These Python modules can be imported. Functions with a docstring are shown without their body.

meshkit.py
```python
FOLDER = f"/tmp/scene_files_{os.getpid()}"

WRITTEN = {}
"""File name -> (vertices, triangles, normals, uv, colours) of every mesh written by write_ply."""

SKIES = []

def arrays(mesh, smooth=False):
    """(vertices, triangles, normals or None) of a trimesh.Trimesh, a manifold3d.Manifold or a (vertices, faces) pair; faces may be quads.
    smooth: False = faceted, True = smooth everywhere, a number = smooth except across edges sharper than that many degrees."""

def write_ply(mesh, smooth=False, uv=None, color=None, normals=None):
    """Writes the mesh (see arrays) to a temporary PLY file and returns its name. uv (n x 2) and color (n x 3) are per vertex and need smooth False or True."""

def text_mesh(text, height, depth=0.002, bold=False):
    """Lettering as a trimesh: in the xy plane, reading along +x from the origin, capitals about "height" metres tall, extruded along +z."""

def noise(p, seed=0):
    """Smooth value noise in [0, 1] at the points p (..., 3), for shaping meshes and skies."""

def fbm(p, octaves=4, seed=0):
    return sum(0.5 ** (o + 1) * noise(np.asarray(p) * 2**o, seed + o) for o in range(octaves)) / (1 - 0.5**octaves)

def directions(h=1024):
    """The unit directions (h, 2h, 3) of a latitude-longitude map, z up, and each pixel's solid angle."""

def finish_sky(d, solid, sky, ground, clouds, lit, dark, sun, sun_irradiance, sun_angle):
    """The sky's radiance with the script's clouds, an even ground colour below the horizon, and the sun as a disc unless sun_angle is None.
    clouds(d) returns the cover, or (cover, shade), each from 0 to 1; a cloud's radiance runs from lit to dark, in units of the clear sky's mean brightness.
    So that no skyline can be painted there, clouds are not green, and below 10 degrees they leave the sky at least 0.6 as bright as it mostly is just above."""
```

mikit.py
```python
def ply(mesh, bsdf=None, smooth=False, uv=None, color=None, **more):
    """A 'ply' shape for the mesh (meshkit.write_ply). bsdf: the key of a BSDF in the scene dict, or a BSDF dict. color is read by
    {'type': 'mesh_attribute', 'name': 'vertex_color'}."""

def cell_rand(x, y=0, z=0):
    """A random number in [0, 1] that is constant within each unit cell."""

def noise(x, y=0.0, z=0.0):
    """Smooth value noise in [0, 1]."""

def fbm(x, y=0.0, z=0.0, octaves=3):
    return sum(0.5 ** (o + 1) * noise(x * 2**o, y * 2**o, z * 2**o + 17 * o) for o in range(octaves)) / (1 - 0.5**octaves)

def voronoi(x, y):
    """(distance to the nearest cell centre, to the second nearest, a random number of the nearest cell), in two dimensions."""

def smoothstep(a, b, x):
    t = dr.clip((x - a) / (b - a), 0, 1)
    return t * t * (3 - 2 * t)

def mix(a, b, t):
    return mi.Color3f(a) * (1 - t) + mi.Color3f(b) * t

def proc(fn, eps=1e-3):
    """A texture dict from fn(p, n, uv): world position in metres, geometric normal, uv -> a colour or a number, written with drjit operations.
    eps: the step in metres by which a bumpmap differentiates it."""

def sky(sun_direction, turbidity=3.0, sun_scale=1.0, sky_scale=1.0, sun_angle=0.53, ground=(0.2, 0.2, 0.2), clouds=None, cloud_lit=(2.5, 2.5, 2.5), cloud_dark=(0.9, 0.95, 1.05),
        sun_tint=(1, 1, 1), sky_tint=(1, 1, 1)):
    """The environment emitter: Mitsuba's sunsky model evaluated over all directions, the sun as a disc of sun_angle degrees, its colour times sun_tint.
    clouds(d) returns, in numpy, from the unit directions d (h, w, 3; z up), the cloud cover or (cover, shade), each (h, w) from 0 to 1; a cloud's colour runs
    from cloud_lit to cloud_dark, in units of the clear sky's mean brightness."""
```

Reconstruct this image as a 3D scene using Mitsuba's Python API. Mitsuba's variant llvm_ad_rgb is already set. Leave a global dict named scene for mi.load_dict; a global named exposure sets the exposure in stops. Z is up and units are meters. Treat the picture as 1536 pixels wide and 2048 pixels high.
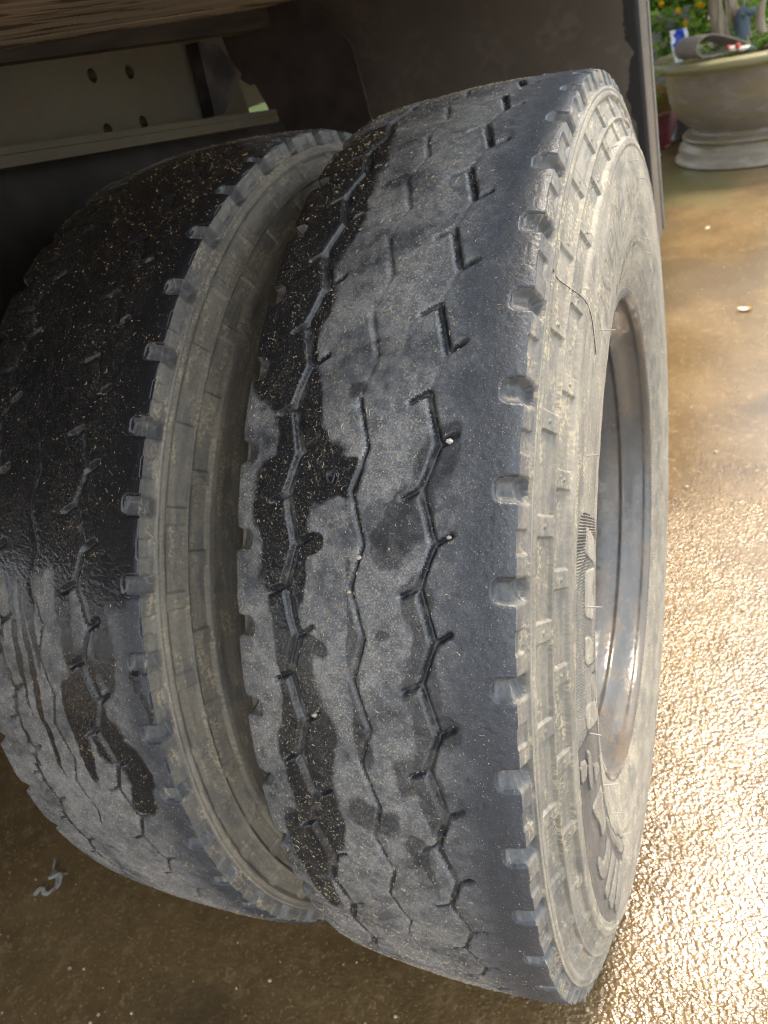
import math
import numpy as np
import trimesh
import shapely
import drjit as dr
import mitsuba as mi
import mikit
import meshkit
from mikit import noise, fbm, voronoi, cell_rand, smoothstep, mix, proc, ply
from mitsuba import ScalarTransform4f as T

# ------------------------------------------------------------------ camera, sky, exposure
scene, labels = {'type': 'scene'}, {}
CAM = np.array([0.2374, -0.8130, 1.1349])
FWD = np.array([-0.41664, 0.73958, -0.52862])
UP = np.array([-0.02323, 0.57264, 0.81948])
scene['camera'] = {
    'type': 'thinlens', 'aperture_radius': 0.0014, 'focus_distance': 0.57,
    'fov': 2 * math.degrees(math.atan(768 / 1504.61)), 'fov_axis': 'x', 'near_clip': 0.05, 'far_clip': 600.0,
    'to_world': T().look_at(origin=CAM.tolist(), target=(CAM + FWD).tolist(), up=UP.tolist()),
}
SUN_AZ, SUN_EL = math.radians(21.0), math.radians(61.0)      # azimuth from +y (ahead) towards +x (outboard)
SUN = [math.sin(SUN_AZ) * math.cos(SUN_EL), math.cos(SUN_AZ) * math.cos(SUN_EL), math.sin(SUN_EL)]
scene['sky'] = mikit.sky(SUN, turbidity=4, sun_scale=0.3, sun_angle=13, clouds=lambda d: 1.0,
                         cloud_lit=(1.40, 1.50, 1.60), cloud_dark=(0.9, 0.95, 1.05), ground=(0.2, 0.18, 0.15))
exposure = 4.15

rng = np.random.default_rng(7)
counts = {}
PLACE = None                          # where the group of things being built is set down


def numbered(key):
    n = counts.get(key, 0)
    counts[key] = n + 1
    return key if n == 0 else f'{key}_{n:03d}'


def add(key, mesh, bsdf, label=None, category=None, group=None, kind=None, **kw):
    key = numbered(key)
    if PLACE is not None:
        mesh = mesh.copy()
        mesh.apply_translation(PLACE)
    scene[key] = ply(mesh, bsdf, **kw)
    note(key, label, category, group, kind)
    return key


def note(key, label=None, category=None, group=None, kind=None):
    d = {k: v for k, v in (('label', label), ('category', category), ('group', group), ('kind', kind)) if v}
    if d:
        labels[key] = d


def tri(v, f):
    return trimesh.Trimesh(np.asarray(v, float), np.asarray(f, int), process=False)


def box(x0, x1, y0, y1, z0, z1, bevel=0.0):
    if bevel:
        pts = np.array([(x, y, z) for x in (x0, x1) for y in (y0, y1) for z in (z0, z1)], float)
        c = pts.mean(0)
        vs = []
        for p in pts:
            s = np.sign(c - p) * bevel
            for k in range(3):
                m = np.ones(3); m[k] = 0
                vs.append(p + s * m)
        return trimesh.convex.convex_hull(np.array(vs))
    return trimesh.creation.box(bounds=[(x0, y0, z0), (x1, y1, z1)])


def tube(pts, rad, sides=8):
    pts = np.asarray(pts, float)
    rad = np.broadcast_to(np.asarray(rad, float), (len(pts),))
    t = np.gradient(pts, axis=0)
    t /= np.linalg.norm(t, axis=1, keepdims=True)
    ref = np.array([0, 0, 1.0]) if abs(t[0, 2]) < 0.8 else np.array([1.0, 0, 0])
    v, f = [], []
    a = np.arange(sides) / sides * 2 * np.pi
    for i in range(len(pts)):
        n = np.cross(t[i], ref); n /= np.linalg.norm(n)
        b = np.cross(n, t[i])
        v.append(pts[i] + rad[i] * (np.cos(a)[:, None] * n + np.sin(a)[:, None] * b))
    v = np.vstack(v)
    for i in range(len(pts) - 1):
        for k in range(sides):
            k2 = (k + 1) % sides
            p, q, r, s = i * sides + k, i * sides + k2, (i + 1) * sides + k2, (i + 1) * sides + k
            f += [(p, q, r), (p, r, s)]
    n0 = len(v)
    v = np.vstack([v, pts[:1], pts[-1:]])
    for k in range(sides):
        k2 = (k + 1) % sides
        f.append((n0, k2, k))
        f.append((n0 + 1, (len(pts) - 1) * sides + k, (len(pts) - 1) * sides + k2))
    return tri(v, f)


def lathe(prof, n=96, wobble=0.0, seed=0):
    """prof: (r, z) pairs, revolved about z"""
    prof = np.asarray(prof, float)
    a = np.arange(n) / n * 2 * np.pi
    v = np.stack([prof[:, None, 0] * np.cos(a), prof[:, None, 0] * np.sin(a), np.repeat(prof[:, 1:2], n, 1)], -1)
    if wobble:
        v[..., :2] *= (1 + wobble * (meshkit.noise(v * 6 + 3, seed) - 0.5))[..., None]
    m = len(prof)
    i, k = np.meshgrid(np.arange(m - 1), np.arange(n), indexing='ij')
    k2 = (k + 1) % n
    q = np.stack([i * n + k, i * n + k2, (i + 1) * n + k2, (i + 1) * n + k], -1).reshape(-1, 4)
    return tri(v.reshape(-1, 3), np.vstack([q[:, :3], q[:, [0, 2, 3]]]))


def smooth_curve(p, k=8, closed=False):
    p = np.asarray(p, float)
    n = len(p)
    out = []
    rngi = range(n) if closed else range(n - 1)
    for i in rngi:
        if closed:
            a, b, c, d = p[(i - 1) % n], p[i], p[(i + 1) % n], p[(i + 2) % n]
        else:
            a, b, c, d = p[max(i - 1, 0)], p[i], p[i + 1], p[min(i + 2, n - 1)]
        for t in np.arange(k) / k:
            out.append(0.5 * (2 * b + (c - a) * t + (2 * a - 5 * b + 4 * c - d) * t * t + (3 * b - a - 3 * c + d) * t ** 3))
    if not closed:
        out.append(p[-1])
    return np.array(out)


# ------------------------------------------------------------------ materials
def bsdf(key, color, rough=0.6, spec=0.5, bump=None, scale=1.0, eps=1e-3, two=True, **kw):
    def slot(v):
        if isinstance(v, dict) or isinstance(v, (int, float)):
            return v
        return {'type': 'rgb', 'value': list(v)}
    m = {'type': 'principled', 'base_color': slot(color), 'roughness': slot(rough), 'specular': spec, **kw}
    if bump is not None:
        m = {'type': 'bumpmap', 'tex': proc(bump, eps), 'scale': scale, 'bsdf': m}
    if two:
        m = {'type': 'twosided', 'm': m}
    scene[key] = m


# ---- wheel pattern constants
R0 = 0.53
PITCH = 0.12880                      # angle of one tread pitch
LC = PITCH * R0                      # its arc at R0
INNER_DX = -0.3224
INNER_SHIFT = 4.099 - 4.357          # the inner tyre is mounted a fraction of a pitch round

# wet patches left on the outer tread: (u = arc, x, half length, half width, how soaked: 1 = standing film, .6 = damp)
WET_OUT = [(0.3851, 0.0517, 0.0192, 0.0117, 0.62), (0.3501, 0.0372, 0.0156, 0.0187, 0.62), (0.3253, 0.021, 0.0157, 0.0123, 0.62), (0.2899, 0.043, 0.0122, 0.0119, 0.62), (0.262, 0.0171, 0.0073, 0.0054, 0.62),
           (0.2218, 0.0441, 0.0207, 0.0143, 0.62), (0.1919, 0.0644, 0.0126, 0.0096, 0.62), (0.1542, 0.0301, 0.014, 0.0129, 0.62), (0.3974, 0.0652, 0.014, 0.0089, 0.62), (0.0881, 0.0281, 0.0163, 0.0094, 0.62),
           (0.1311, 0.0471, 0.0278, 0.0103, 0.62), (0.1855, 0.0454, 0.0241, 0.0085, 0.62), (0.2567, 0.0473, 0.0214, 0.0067, 0.62), (0.1076, -0.0063, 0.016, 0.018, 0.62), (0.1111, 0.0131, 0.007, 0.006, 0.62),
           (0.1624, -0.0584, 0.0301, 0.0211, 0.9), (0.1264, -0.053, 0.0335, 0.0185, 0.9), (0.0576, -0.0818, 0.0392, 0.0154, 0.9), (0.2299, -0.0568, 0.0261, 0.0132, 0.9), (0.3099, -0.0676, 0.0315, 0.0192, 1.0),
           (0.3591, -0.0745, 0.0247, 0.0215, 1.0), (0.3706, -0.0255, 0.0183, 0.0232, 1.0), (0.3705, -0.0322, 0.0136, 0.0225, 1.0), (0.3987, -0.0436, 0.0141, 0.0115, 1.0), (0.4325, -0.0573, 0.0224, 0.0155, 1.0),
           (0.5097, -0.0671, 0.0287, 0.0222, 1.0), (0.586, -0.0684, 0.0439, 0.0291, 1.0), (0.6439, -0.0717, 0.0503, 0.0288, 1.0), (0.2918, -0.0082, 0.0217, 0.0041, 0.62), (0.2516, -0.0072, 0.0225, 0.005, 0.62),
           (0.2097, -0.0071, 0.02, 0.0051, 0.62), (0.1734, -0.0054, 0.0193, 0.0069, 0.62), (0.1789, -0.0419, 0.0242, 0.0137, 0.9), (0.0863, -0.0496, 0.019, 0.0133, 0.9), (0.2479, -0.0375, 0.0089, 0.0092, 0.9),
           (0.3262, -0.0406, 0.0085, 0.0081, 1.0), (0.3271, 0.0228, 0.007, 0.0115, 0.62), (0.0056, -0.0766, 0.0434, 0.0116, 0.9), (0.4414, -0.0123, 0.0047, 0.0076, 0.62), (0.6333, -0.0159, 0.01, 0.0109, 0.62),
           (0.0628, 0.0343, 0.0118, 0.0034, 0.62), (0.475, -0.082, 0.05, 0.022, 1.0), (0.7, -0.075, 0.06, 0.03, 1.0), (0.56, -0.1, 0.09, 0.02, 1.0)]
WET_AND_SHADE_IN = [(0.62, 0.02, 0.22, 0.13, 1.0), (0.44, 0.0, 0.1, 0.12, 1.0), (0.5, 0.075, 0.1, 0.04, 1.0), (0.4, 0.06, 0.07, 0.05, 1.0), (0.36, 0.085, 0.05, 0.018, 1.0),  # large upper blobs are shade painted black; the streaks below are wet
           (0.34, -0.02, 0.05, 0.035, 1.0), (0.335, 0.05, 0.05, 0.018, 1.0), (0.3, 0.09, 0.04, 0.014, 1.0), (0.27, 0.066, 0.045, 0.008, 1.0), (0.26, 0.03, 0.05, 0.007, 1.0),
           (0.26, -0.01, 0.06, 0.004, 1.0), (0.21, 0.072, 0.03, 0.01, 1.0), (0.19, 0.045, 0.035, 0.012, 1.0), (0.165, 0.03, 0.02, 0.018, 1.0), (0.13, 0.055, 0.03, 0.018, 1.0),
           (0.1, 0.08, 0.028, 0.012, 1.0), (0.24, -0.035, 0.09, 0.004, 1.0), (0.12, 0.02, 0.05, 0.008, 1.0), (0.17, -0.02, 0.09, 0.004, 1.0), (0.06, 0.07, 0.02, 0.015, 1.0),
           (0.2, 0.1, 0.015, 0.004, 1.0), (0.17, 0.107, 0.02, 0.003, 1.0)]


WET_OUT += [(.07 + .04 * q, -.0575 - .004 * (q % 3), .026, .0095 + .002 * (q % 2), 1.0) for q in range(10)]      # water lying along the left groove


def wet_and_shade(u, x, blobs, seed):
    """1 inside the water films and the black painted for shade on the inner tyre; outlines wander"""
    wx = x + (fbm(u * 55 + seed, x * 55, seed, 3) - 0.5) * 0.009
    wu = u + (fbm(u * 45 + 9, x * 45 + seed, 4.0, 2) - 0.5) * 0.02
    f, k = mi.Float(1e-6), mi.Float(1e-6)
    for (a, b, ru, rx, soaked) in blobs:
        e = dr.exp(-1.1 * (dr.square((wu - a) / ru) + dr.square((wx - b) / rx)))
        f += e
        k += e * soaked
    return smoothstep(0.22, 0.44, f + (fbm(u * 260, x * 260, seed, 3) - .5) * .16) * k / f


def tread_material(key, blobs, seed, inner):
    def parts(uv):
        u, x = uv.x, uv.y
        wet = wet_and_shade(u, x, blobs, seed)
        big = fbm(u * 30 + seed, x * 30, 1.0, 4)
        mid = fbm(u * 160, x * 160 + seed, 2.0, 3)
        fine = noise(u * 1400, x * 900 + seed)
        if inner:
            side = smoothstep(0.112, 0.05, x + (big - 0.5) * 0.05)
        else:
            side = smoothstep(0.090, 0.030, x + (big - 0.5) * 0.05)
        dust = dr.clip(side * (0.25 + 1.1 * (big - 0.25)) + 0.5 * (mid - 0.45) * side, 0, 1)
        d1, _, r1 = voronoi((u + x * .4) * 420 + noise(u * 900, x * 900) * .8, (x - u * .4) * 380 + seed)
        d2, _, r2 = voronoi((u - x * .7) * 240 + noise(u * 700, x * 700 + 5) * .7, (x + u * .7) * 260 + seed + 7)
        speck = smoothstep(0.40, 0.22, d1 / (.25 + r1)) * dr.select(r1 < .22 + .60 * side * smoothstep(.25, .6, big), 1.0, 0.0) * (.45 + .55 * r1)
        speck = dr.maximum(speck, smoothstep(0.36, 0.2, d2 / (.25 + r2)) * dr.select(r2 < .14 + .18 * side, 1.0, 0.0))
        salt = smoothstep(.60, .80, noise((u + x * .6) * 1500, (x - u * .6) * 1500, seed)) * (.10 + .34 * side * smoothstep(.3, .6, mid))
        speck = dr.maximum(speck, salt)
        return wet, dust, speck, fine, mid

    def color(p, n, uv):
        wet, dust, speck, fine, mid = parts(uv)
        c = mix((0.036, 0.042, 0.053), (0.185, 0.190, 0.200), dr.clip(dust * (0.5 + fine), 0, 1))
        c = c * (0.8 + 0.4 * mid)
        c = mix(c, (0.40, 0.34, 0.24), speck * (0.75 - 0.45 * wet))
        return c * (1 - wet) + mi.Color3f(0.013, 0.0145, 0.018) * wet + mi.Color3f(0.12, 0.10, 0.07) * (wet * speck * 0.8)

    def rough(p, n, uv):
        wet, dust, speck, fine, mid = parts(uv)
        return dr.lerp(0.46 + 0.2 * dust, 0.22 + 0.10 * mid, wet)

    def bump(p, n, uv):
        u, x = uv.x, uv.y
        return noise(u * 900, x * 700 + seed) * 0.00016 + noise(u * 380, x * 330, 5.0) * 0.00025
    bsdf(key, proc(color), proc(rough), 0.5, bump, 1.0, 4e-4)


tread_material('tread_rubber', WET_OUT, 3.0, False)
tread_material('inner_tread_rubber', WET_AND_SHADE_IN, 41.0, True)


def side_material(key, lo, hi, yellow, seed, wear, rough=0.62):
    def color(p, n, uv):
        u, s = uv.x, uv.y
        big = fbm(u * 16 + seed, s * 60, 1.0, 4)
        streak = fbm(u * 12, s * 420 + seed, 2.0, 3)
        fine = fbm(u * 500, s * 420 + seed, 3.0, 3)
        c = mix(lo, hi, dr.clip(0.15 + 0.9 * (big - 0.2) + 0.5 * (fine - 0.5) + 0.35 * (streak - 0.5), 0, 1))
        y = smoothstep(0.50, 0.75, fbm(u * 40 + 7 + s * 20, s * 150 + seed, 8.0, 3)) * smoothstep(0.42, 0.68, fbm(u * 420 + s * 300, s * 420 - u * 260, seed, 3))
        c = mix(c, yellow, y * 0.55)
        return mix(c, wear, smoothstep(0.60, 0.72, fbm(u * 22 + 31, s * 80, seed, 4)) * 0.45)

    def bump(p, n, uv):
        return noise(uv.x * 800, uv.y * 800, seed) * 0.00022 + fbm(uv.x * 200, uv.y * 260, 2.0, 2) * 0.0003
    bsdf(key, proc(color), rough, 0.45, bump, 1.0, 4e-4)


side_material('sidewall_rubber', (.115, .107, .090), (.262, .238, .194), (.40, .34, .22), 1.0, (.085, .088, .09))
side_material('letter_rubber', (.14, .133, .115), (.27, .25, .205), (.42, .36, .24), 5.0, (.12, .12, .11))
side_material('emblem_rubber', (.042, .043, .045), (.088, .085, .079), (.15, .13, .09), 9.0, (.03, .032, .036), 0.5)
side_material('hatch_rubber', (.095, .090, .080), (.20, .183, .153), (.28, .24, .16), 7.0, (.07, .07, .07), 0.55)
side_material('shoulder_rubber', (.062, .065, .070), (.205, .187, .153), (.38, .31, .20), 12.0, (.055, .06, .068), 0.55)
side_material('notch_rubber', (.055, .060, .068), (.15, .145, .135), (.36, .32, .25), 27.0, (.04, .045, .055), 0.5)

bsdf('groove_rubber', proc(lambda p, n, uv: mix((.022, .025, .030), (.080, .080, .078), smoothstep(.45, .75, fbm(uv.x * 110, uv.y * 160, 3.0, 4)))), 0.38, 0.5,
     lambda p, n, uv: noise(uv.x * 700, uv.y * 700) * 0.0003, 1.0, 4e-4)


def rim_color(p, n, uv):
    a = fbm(uv.x * 22, uv.y * 26, 1.0, 4)
    rust = smoothstep(.565, .66, fbm(uv.x * 330, uv.y * 360, 3.0, 3)) * smoothstep(.36, .6, fbm(uv.x * 30 + 3, uv.y * 34, 7.0, 3))
    c = mix((.034, .037, .041), (.090, .090, .088), a)
    c = mix(c, (.10, .082, .062), smoothstep(.5, .7, fbm(uv.x * 9 + 5, uv.y * 40, 6.0, 3)) * .6)
    return mix(c, (.13, .085, .05), rust * .8)


bsdf('rim_paint', proc(rim_color), proc(lambda p, n, uv: 0.22 + 0.3 * smoothstep(.45, .65, fbm(uv.x * 60, uv.y * 80, 3.0, 3))), 0.5,
     lambda p, n, uv: fbm(uv.x * 120, uv.y * 120, 2.0, 2) * 0.0006, 1.0, 1e-3, clearcoat=0.6, clearcoat_gloss=0.85)

# ------------------------------------------------------------------ the tyre as one relief surface, split into its parts
PR = np.array([(0, .5345), (.05, .5333), (.09, .5305), (.104, .5290), (.1112, .5270), (.1150, .513), (.1162, .507), (.1260, .480), (.1330, .4595),
               (.1362, .440), (.1383, .420), (.1386, .400), (.1370, .375), (.1325, .345), (.127, .323), (.122, .311), (.119, .303)])


def fine_profile():
    s = np.concatenate([[0], np.cumsum(np.hypot(*np.diff(PR, axis=0).T))])
    i0 = 4                                             # the shoulder edge stays crisp
    out_s = np.linspace(0, s[-1], 2400)
    from scipy.interpolate import PchipInterpolator
    a = PchipInterpolator(s[:i0 + 1], PR[:i0 + 1]); b = PchipInterpolator(s[i0:], PR[i0:])
    P = np.where((out_s <= s[i0])[:, None], a(np.clip(out_s, 0, s[i0])), b(np.clip(out_s, s[i0], s[-1])))
    return out_s, P, s[i0]


PS, PP, S_EDGE = fine_profile()
from scipy.ndimage import gaussian_filter1d, gaussian_filter, label as label_regions
_full = np.vstack([PP[::-1][:-1] * [-1, 1], PP])
_fs = np.concatenate([-PS[::-1][:-1], PS])
_t = np.gradient(_full, _fs, axis=0)
_n = np.stack([-_t[:, 1], _t[:, 0]], 1)                # outward in (x, r)
_n = gaussian_filter1d(_n, 0.006 / (PS[1] - PS[0]), axis=0, mode='nearest')
_n /= np.linalg.norm(_n, axis=1, keepdims=True)


def prof(s):
    return np.stack([np.interp(s, _fs, _full[:, 0]), np.interp(s, _fs, _full[:, 1])], -1)


_nw = gaussian_filter1d(_n, 0.013 / (PS[1] - PS[0]), axis=0, mode='nearest')      # wider smoothing, for the deep shoulder notches


def pnorm(s, field=None):
    field = _n if field is None else field
    n = np.stack([np.interp(s, _fs, field[:, 0]), np.interp(s, _fs, field[:, 1])], -1)
    return n / np.linalg.norm(n, axis=-1, keepdims=True)


def s_of_r(r):
    """arc length at radius r, on the outboard side below the tread edge"""
    m = PS >= S_EDGE
    return np.interp(-np.asarray(r, float), -PP[m, 1], PS[m])


def sst(a, b, x):
    t = np.clip((x - a) / (b - a), 0, 1)
    return t * t * (3 - 2 * t)


def seg_dist(u, x, a, b):
    d = np.subtract(b, a)
    t = np.clip(((u - a[0]) * d[0] + (x - a[1]) * d[1]) / (d @ d), 0, 1)
    ex, eu = x - a[1] - t * d[1], u - a[0] - t * d[0]
    return np.hypot(ex, eu), ex


def n2(u, x, f, seed):
    return meshkit.noise(np.stack([u * f, x * f, np.full_like(u, seed + .5)], -1), seed)


# raised lettering and emblem on the outboard sidewall: outlines in (degrees from the rear, radius)
LETTERS = [
    [(37.26, .4248), (36.85, .4141), (36.25, .3943), (35.2, .382), (33.5, .377), (32.41, .3775), (34.37, .4258), (34.73, .4277), (35.70, .4257)],
    [(32.24, .3772), (32.66, .4199), (32.18, .4262), (30.06, .4268), (27.90, .4264), (27.19, .4126), (25.83, .3855), (26.93, .3829), (28.3, .378),
     (29.87, .4046), (31.2, .376)],
    [(25.70, .4245), (24.44, .4014), (22.82, .3872), (21.79, .3906), (21.10, .4015), (22.54, .4254), (23.78, .4259)],
    [(17.99, .4271), (15.71, .3947), (14.32, .3769), (10.5, .372), (12.51, .3941), (14.62, .4270)],
]
FEATHERS = [
    [(12.48, .446), (11.25, .4282), (9.16, .4320), (9.61, .446)],
    [(12.02, .4258), (11.21, .4169), (5.85, .4115), (6.02, .4256), (9.0, .4279)],
    [(8.4, .409), (7.0, .4015), (4.51, .3820), (2.46, .3794), (3.72, .3917), (4.62, .4087)],
    [(-4.14, .3857), (-7.09, .3764), (-9.36, .3885), (-6.77, .4073), (-2.93, .4065), (3.15, .4270), (1.53, .4019), (-1.75, .372)],
    [(-10.4, .372), (-21, .366), (-35.6, .364), (-37.2, .380), (-27, .3775), (-17, .3785), (-11, .381)],
    [(-7.28, .4212), (-9.84, .4192), (-12.21, .4122), (-12.90, .3988), (-12.90, .3902), (-15.32, .3846), (-15.92, .3942), (-15.57, .4099), (-14.24, .4254),
     (-10.56, .4307), (-7.76, .4311)],
    [(-20.73, .3837), (-18.49, .4087), (-16.72, .4321), (-20.43, .4335), (-19.58, .4155), (-23.64, .3889)],
    [(-26.25, .3880), (-24.78, .4097), (-22.15, .4337), (-26.79, .4370), (-26.96, .4171), (-28.93, .3888)],
    [(-30.95, .3883), (-29.89, .4164), (-29.74, .4380), (-35.38, .4411), (-33.65, .4217), (-35.57, .3890)],
]
PLAQUE = [(38.7, .4455), (38.4, .40), (38, .368), (10, .362), (0, .366), (-10, .368), (-36, .360), (-39.5, .38), (-41.5, .41), (-41.9, .43), (-38, .4468),
          (-29, .4485), (-12, .448), (15, .447), (30, .4455)]
SIZE_TEXT = '12.00R20'


def poly_mask(th, s, polys):
    """softened inside-ness of polygons given in (degrees, radius), on the grid th (m) by s (k)"""
    out = np.zeros((len(polys), len(th), len(s)), np.float32)
    r = np.interp(s, PS, PP[:, 1])
    TH, RR = np.meshgrid(th, r, indexing='ij')
    for i, q in enumerate(polys):
        q = np.asarray(q)
        a = (TH > q[:, 0].min() - .5) & (TH < q[:, 0].max() + .5) & (RR > q[:, 1].min() - .003) & (RR < q[:, 1].max() + .003)
        if not a.any():
            continue
        for _ in range(2 if len(q) > 4 else 1):                        # round the corners of the outline
            nx = np.roll(q, -1, axis=0)
            q = np.stack([.78 * q + .22 * nx, .22 * q + .78 * nx], 1).reshape(-1, 2)
        pg = shapely.Polygon(q * [1, 100]).buffer(0)
        out[i][a] = shapely.contains_xy(pg, TH[a], RR[a] * 100)
    return out


def text_polys(text, th0, r0, height):
    """glyph triangles of the text laid round the sidewall, reading with increasing angle backwards, capitals pointing outwards"""
    m = meshkit.text_mesh(text, height, 0.002, True)
    v, f = m.vertices, m.faces
    up = np.all(v[f][:, :, 2] > 0.001, axis=1)
    tris = v[f[up]][:, :, :2]
    pg = shapely.union_all([shapely.Polygon(t) for t in tris]).buffer(1e-5)
    outs = []
    for g in getattr(pg, 'geoms', [pg]):
        outs.append((g, th0, r0))
    return outs


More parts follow.
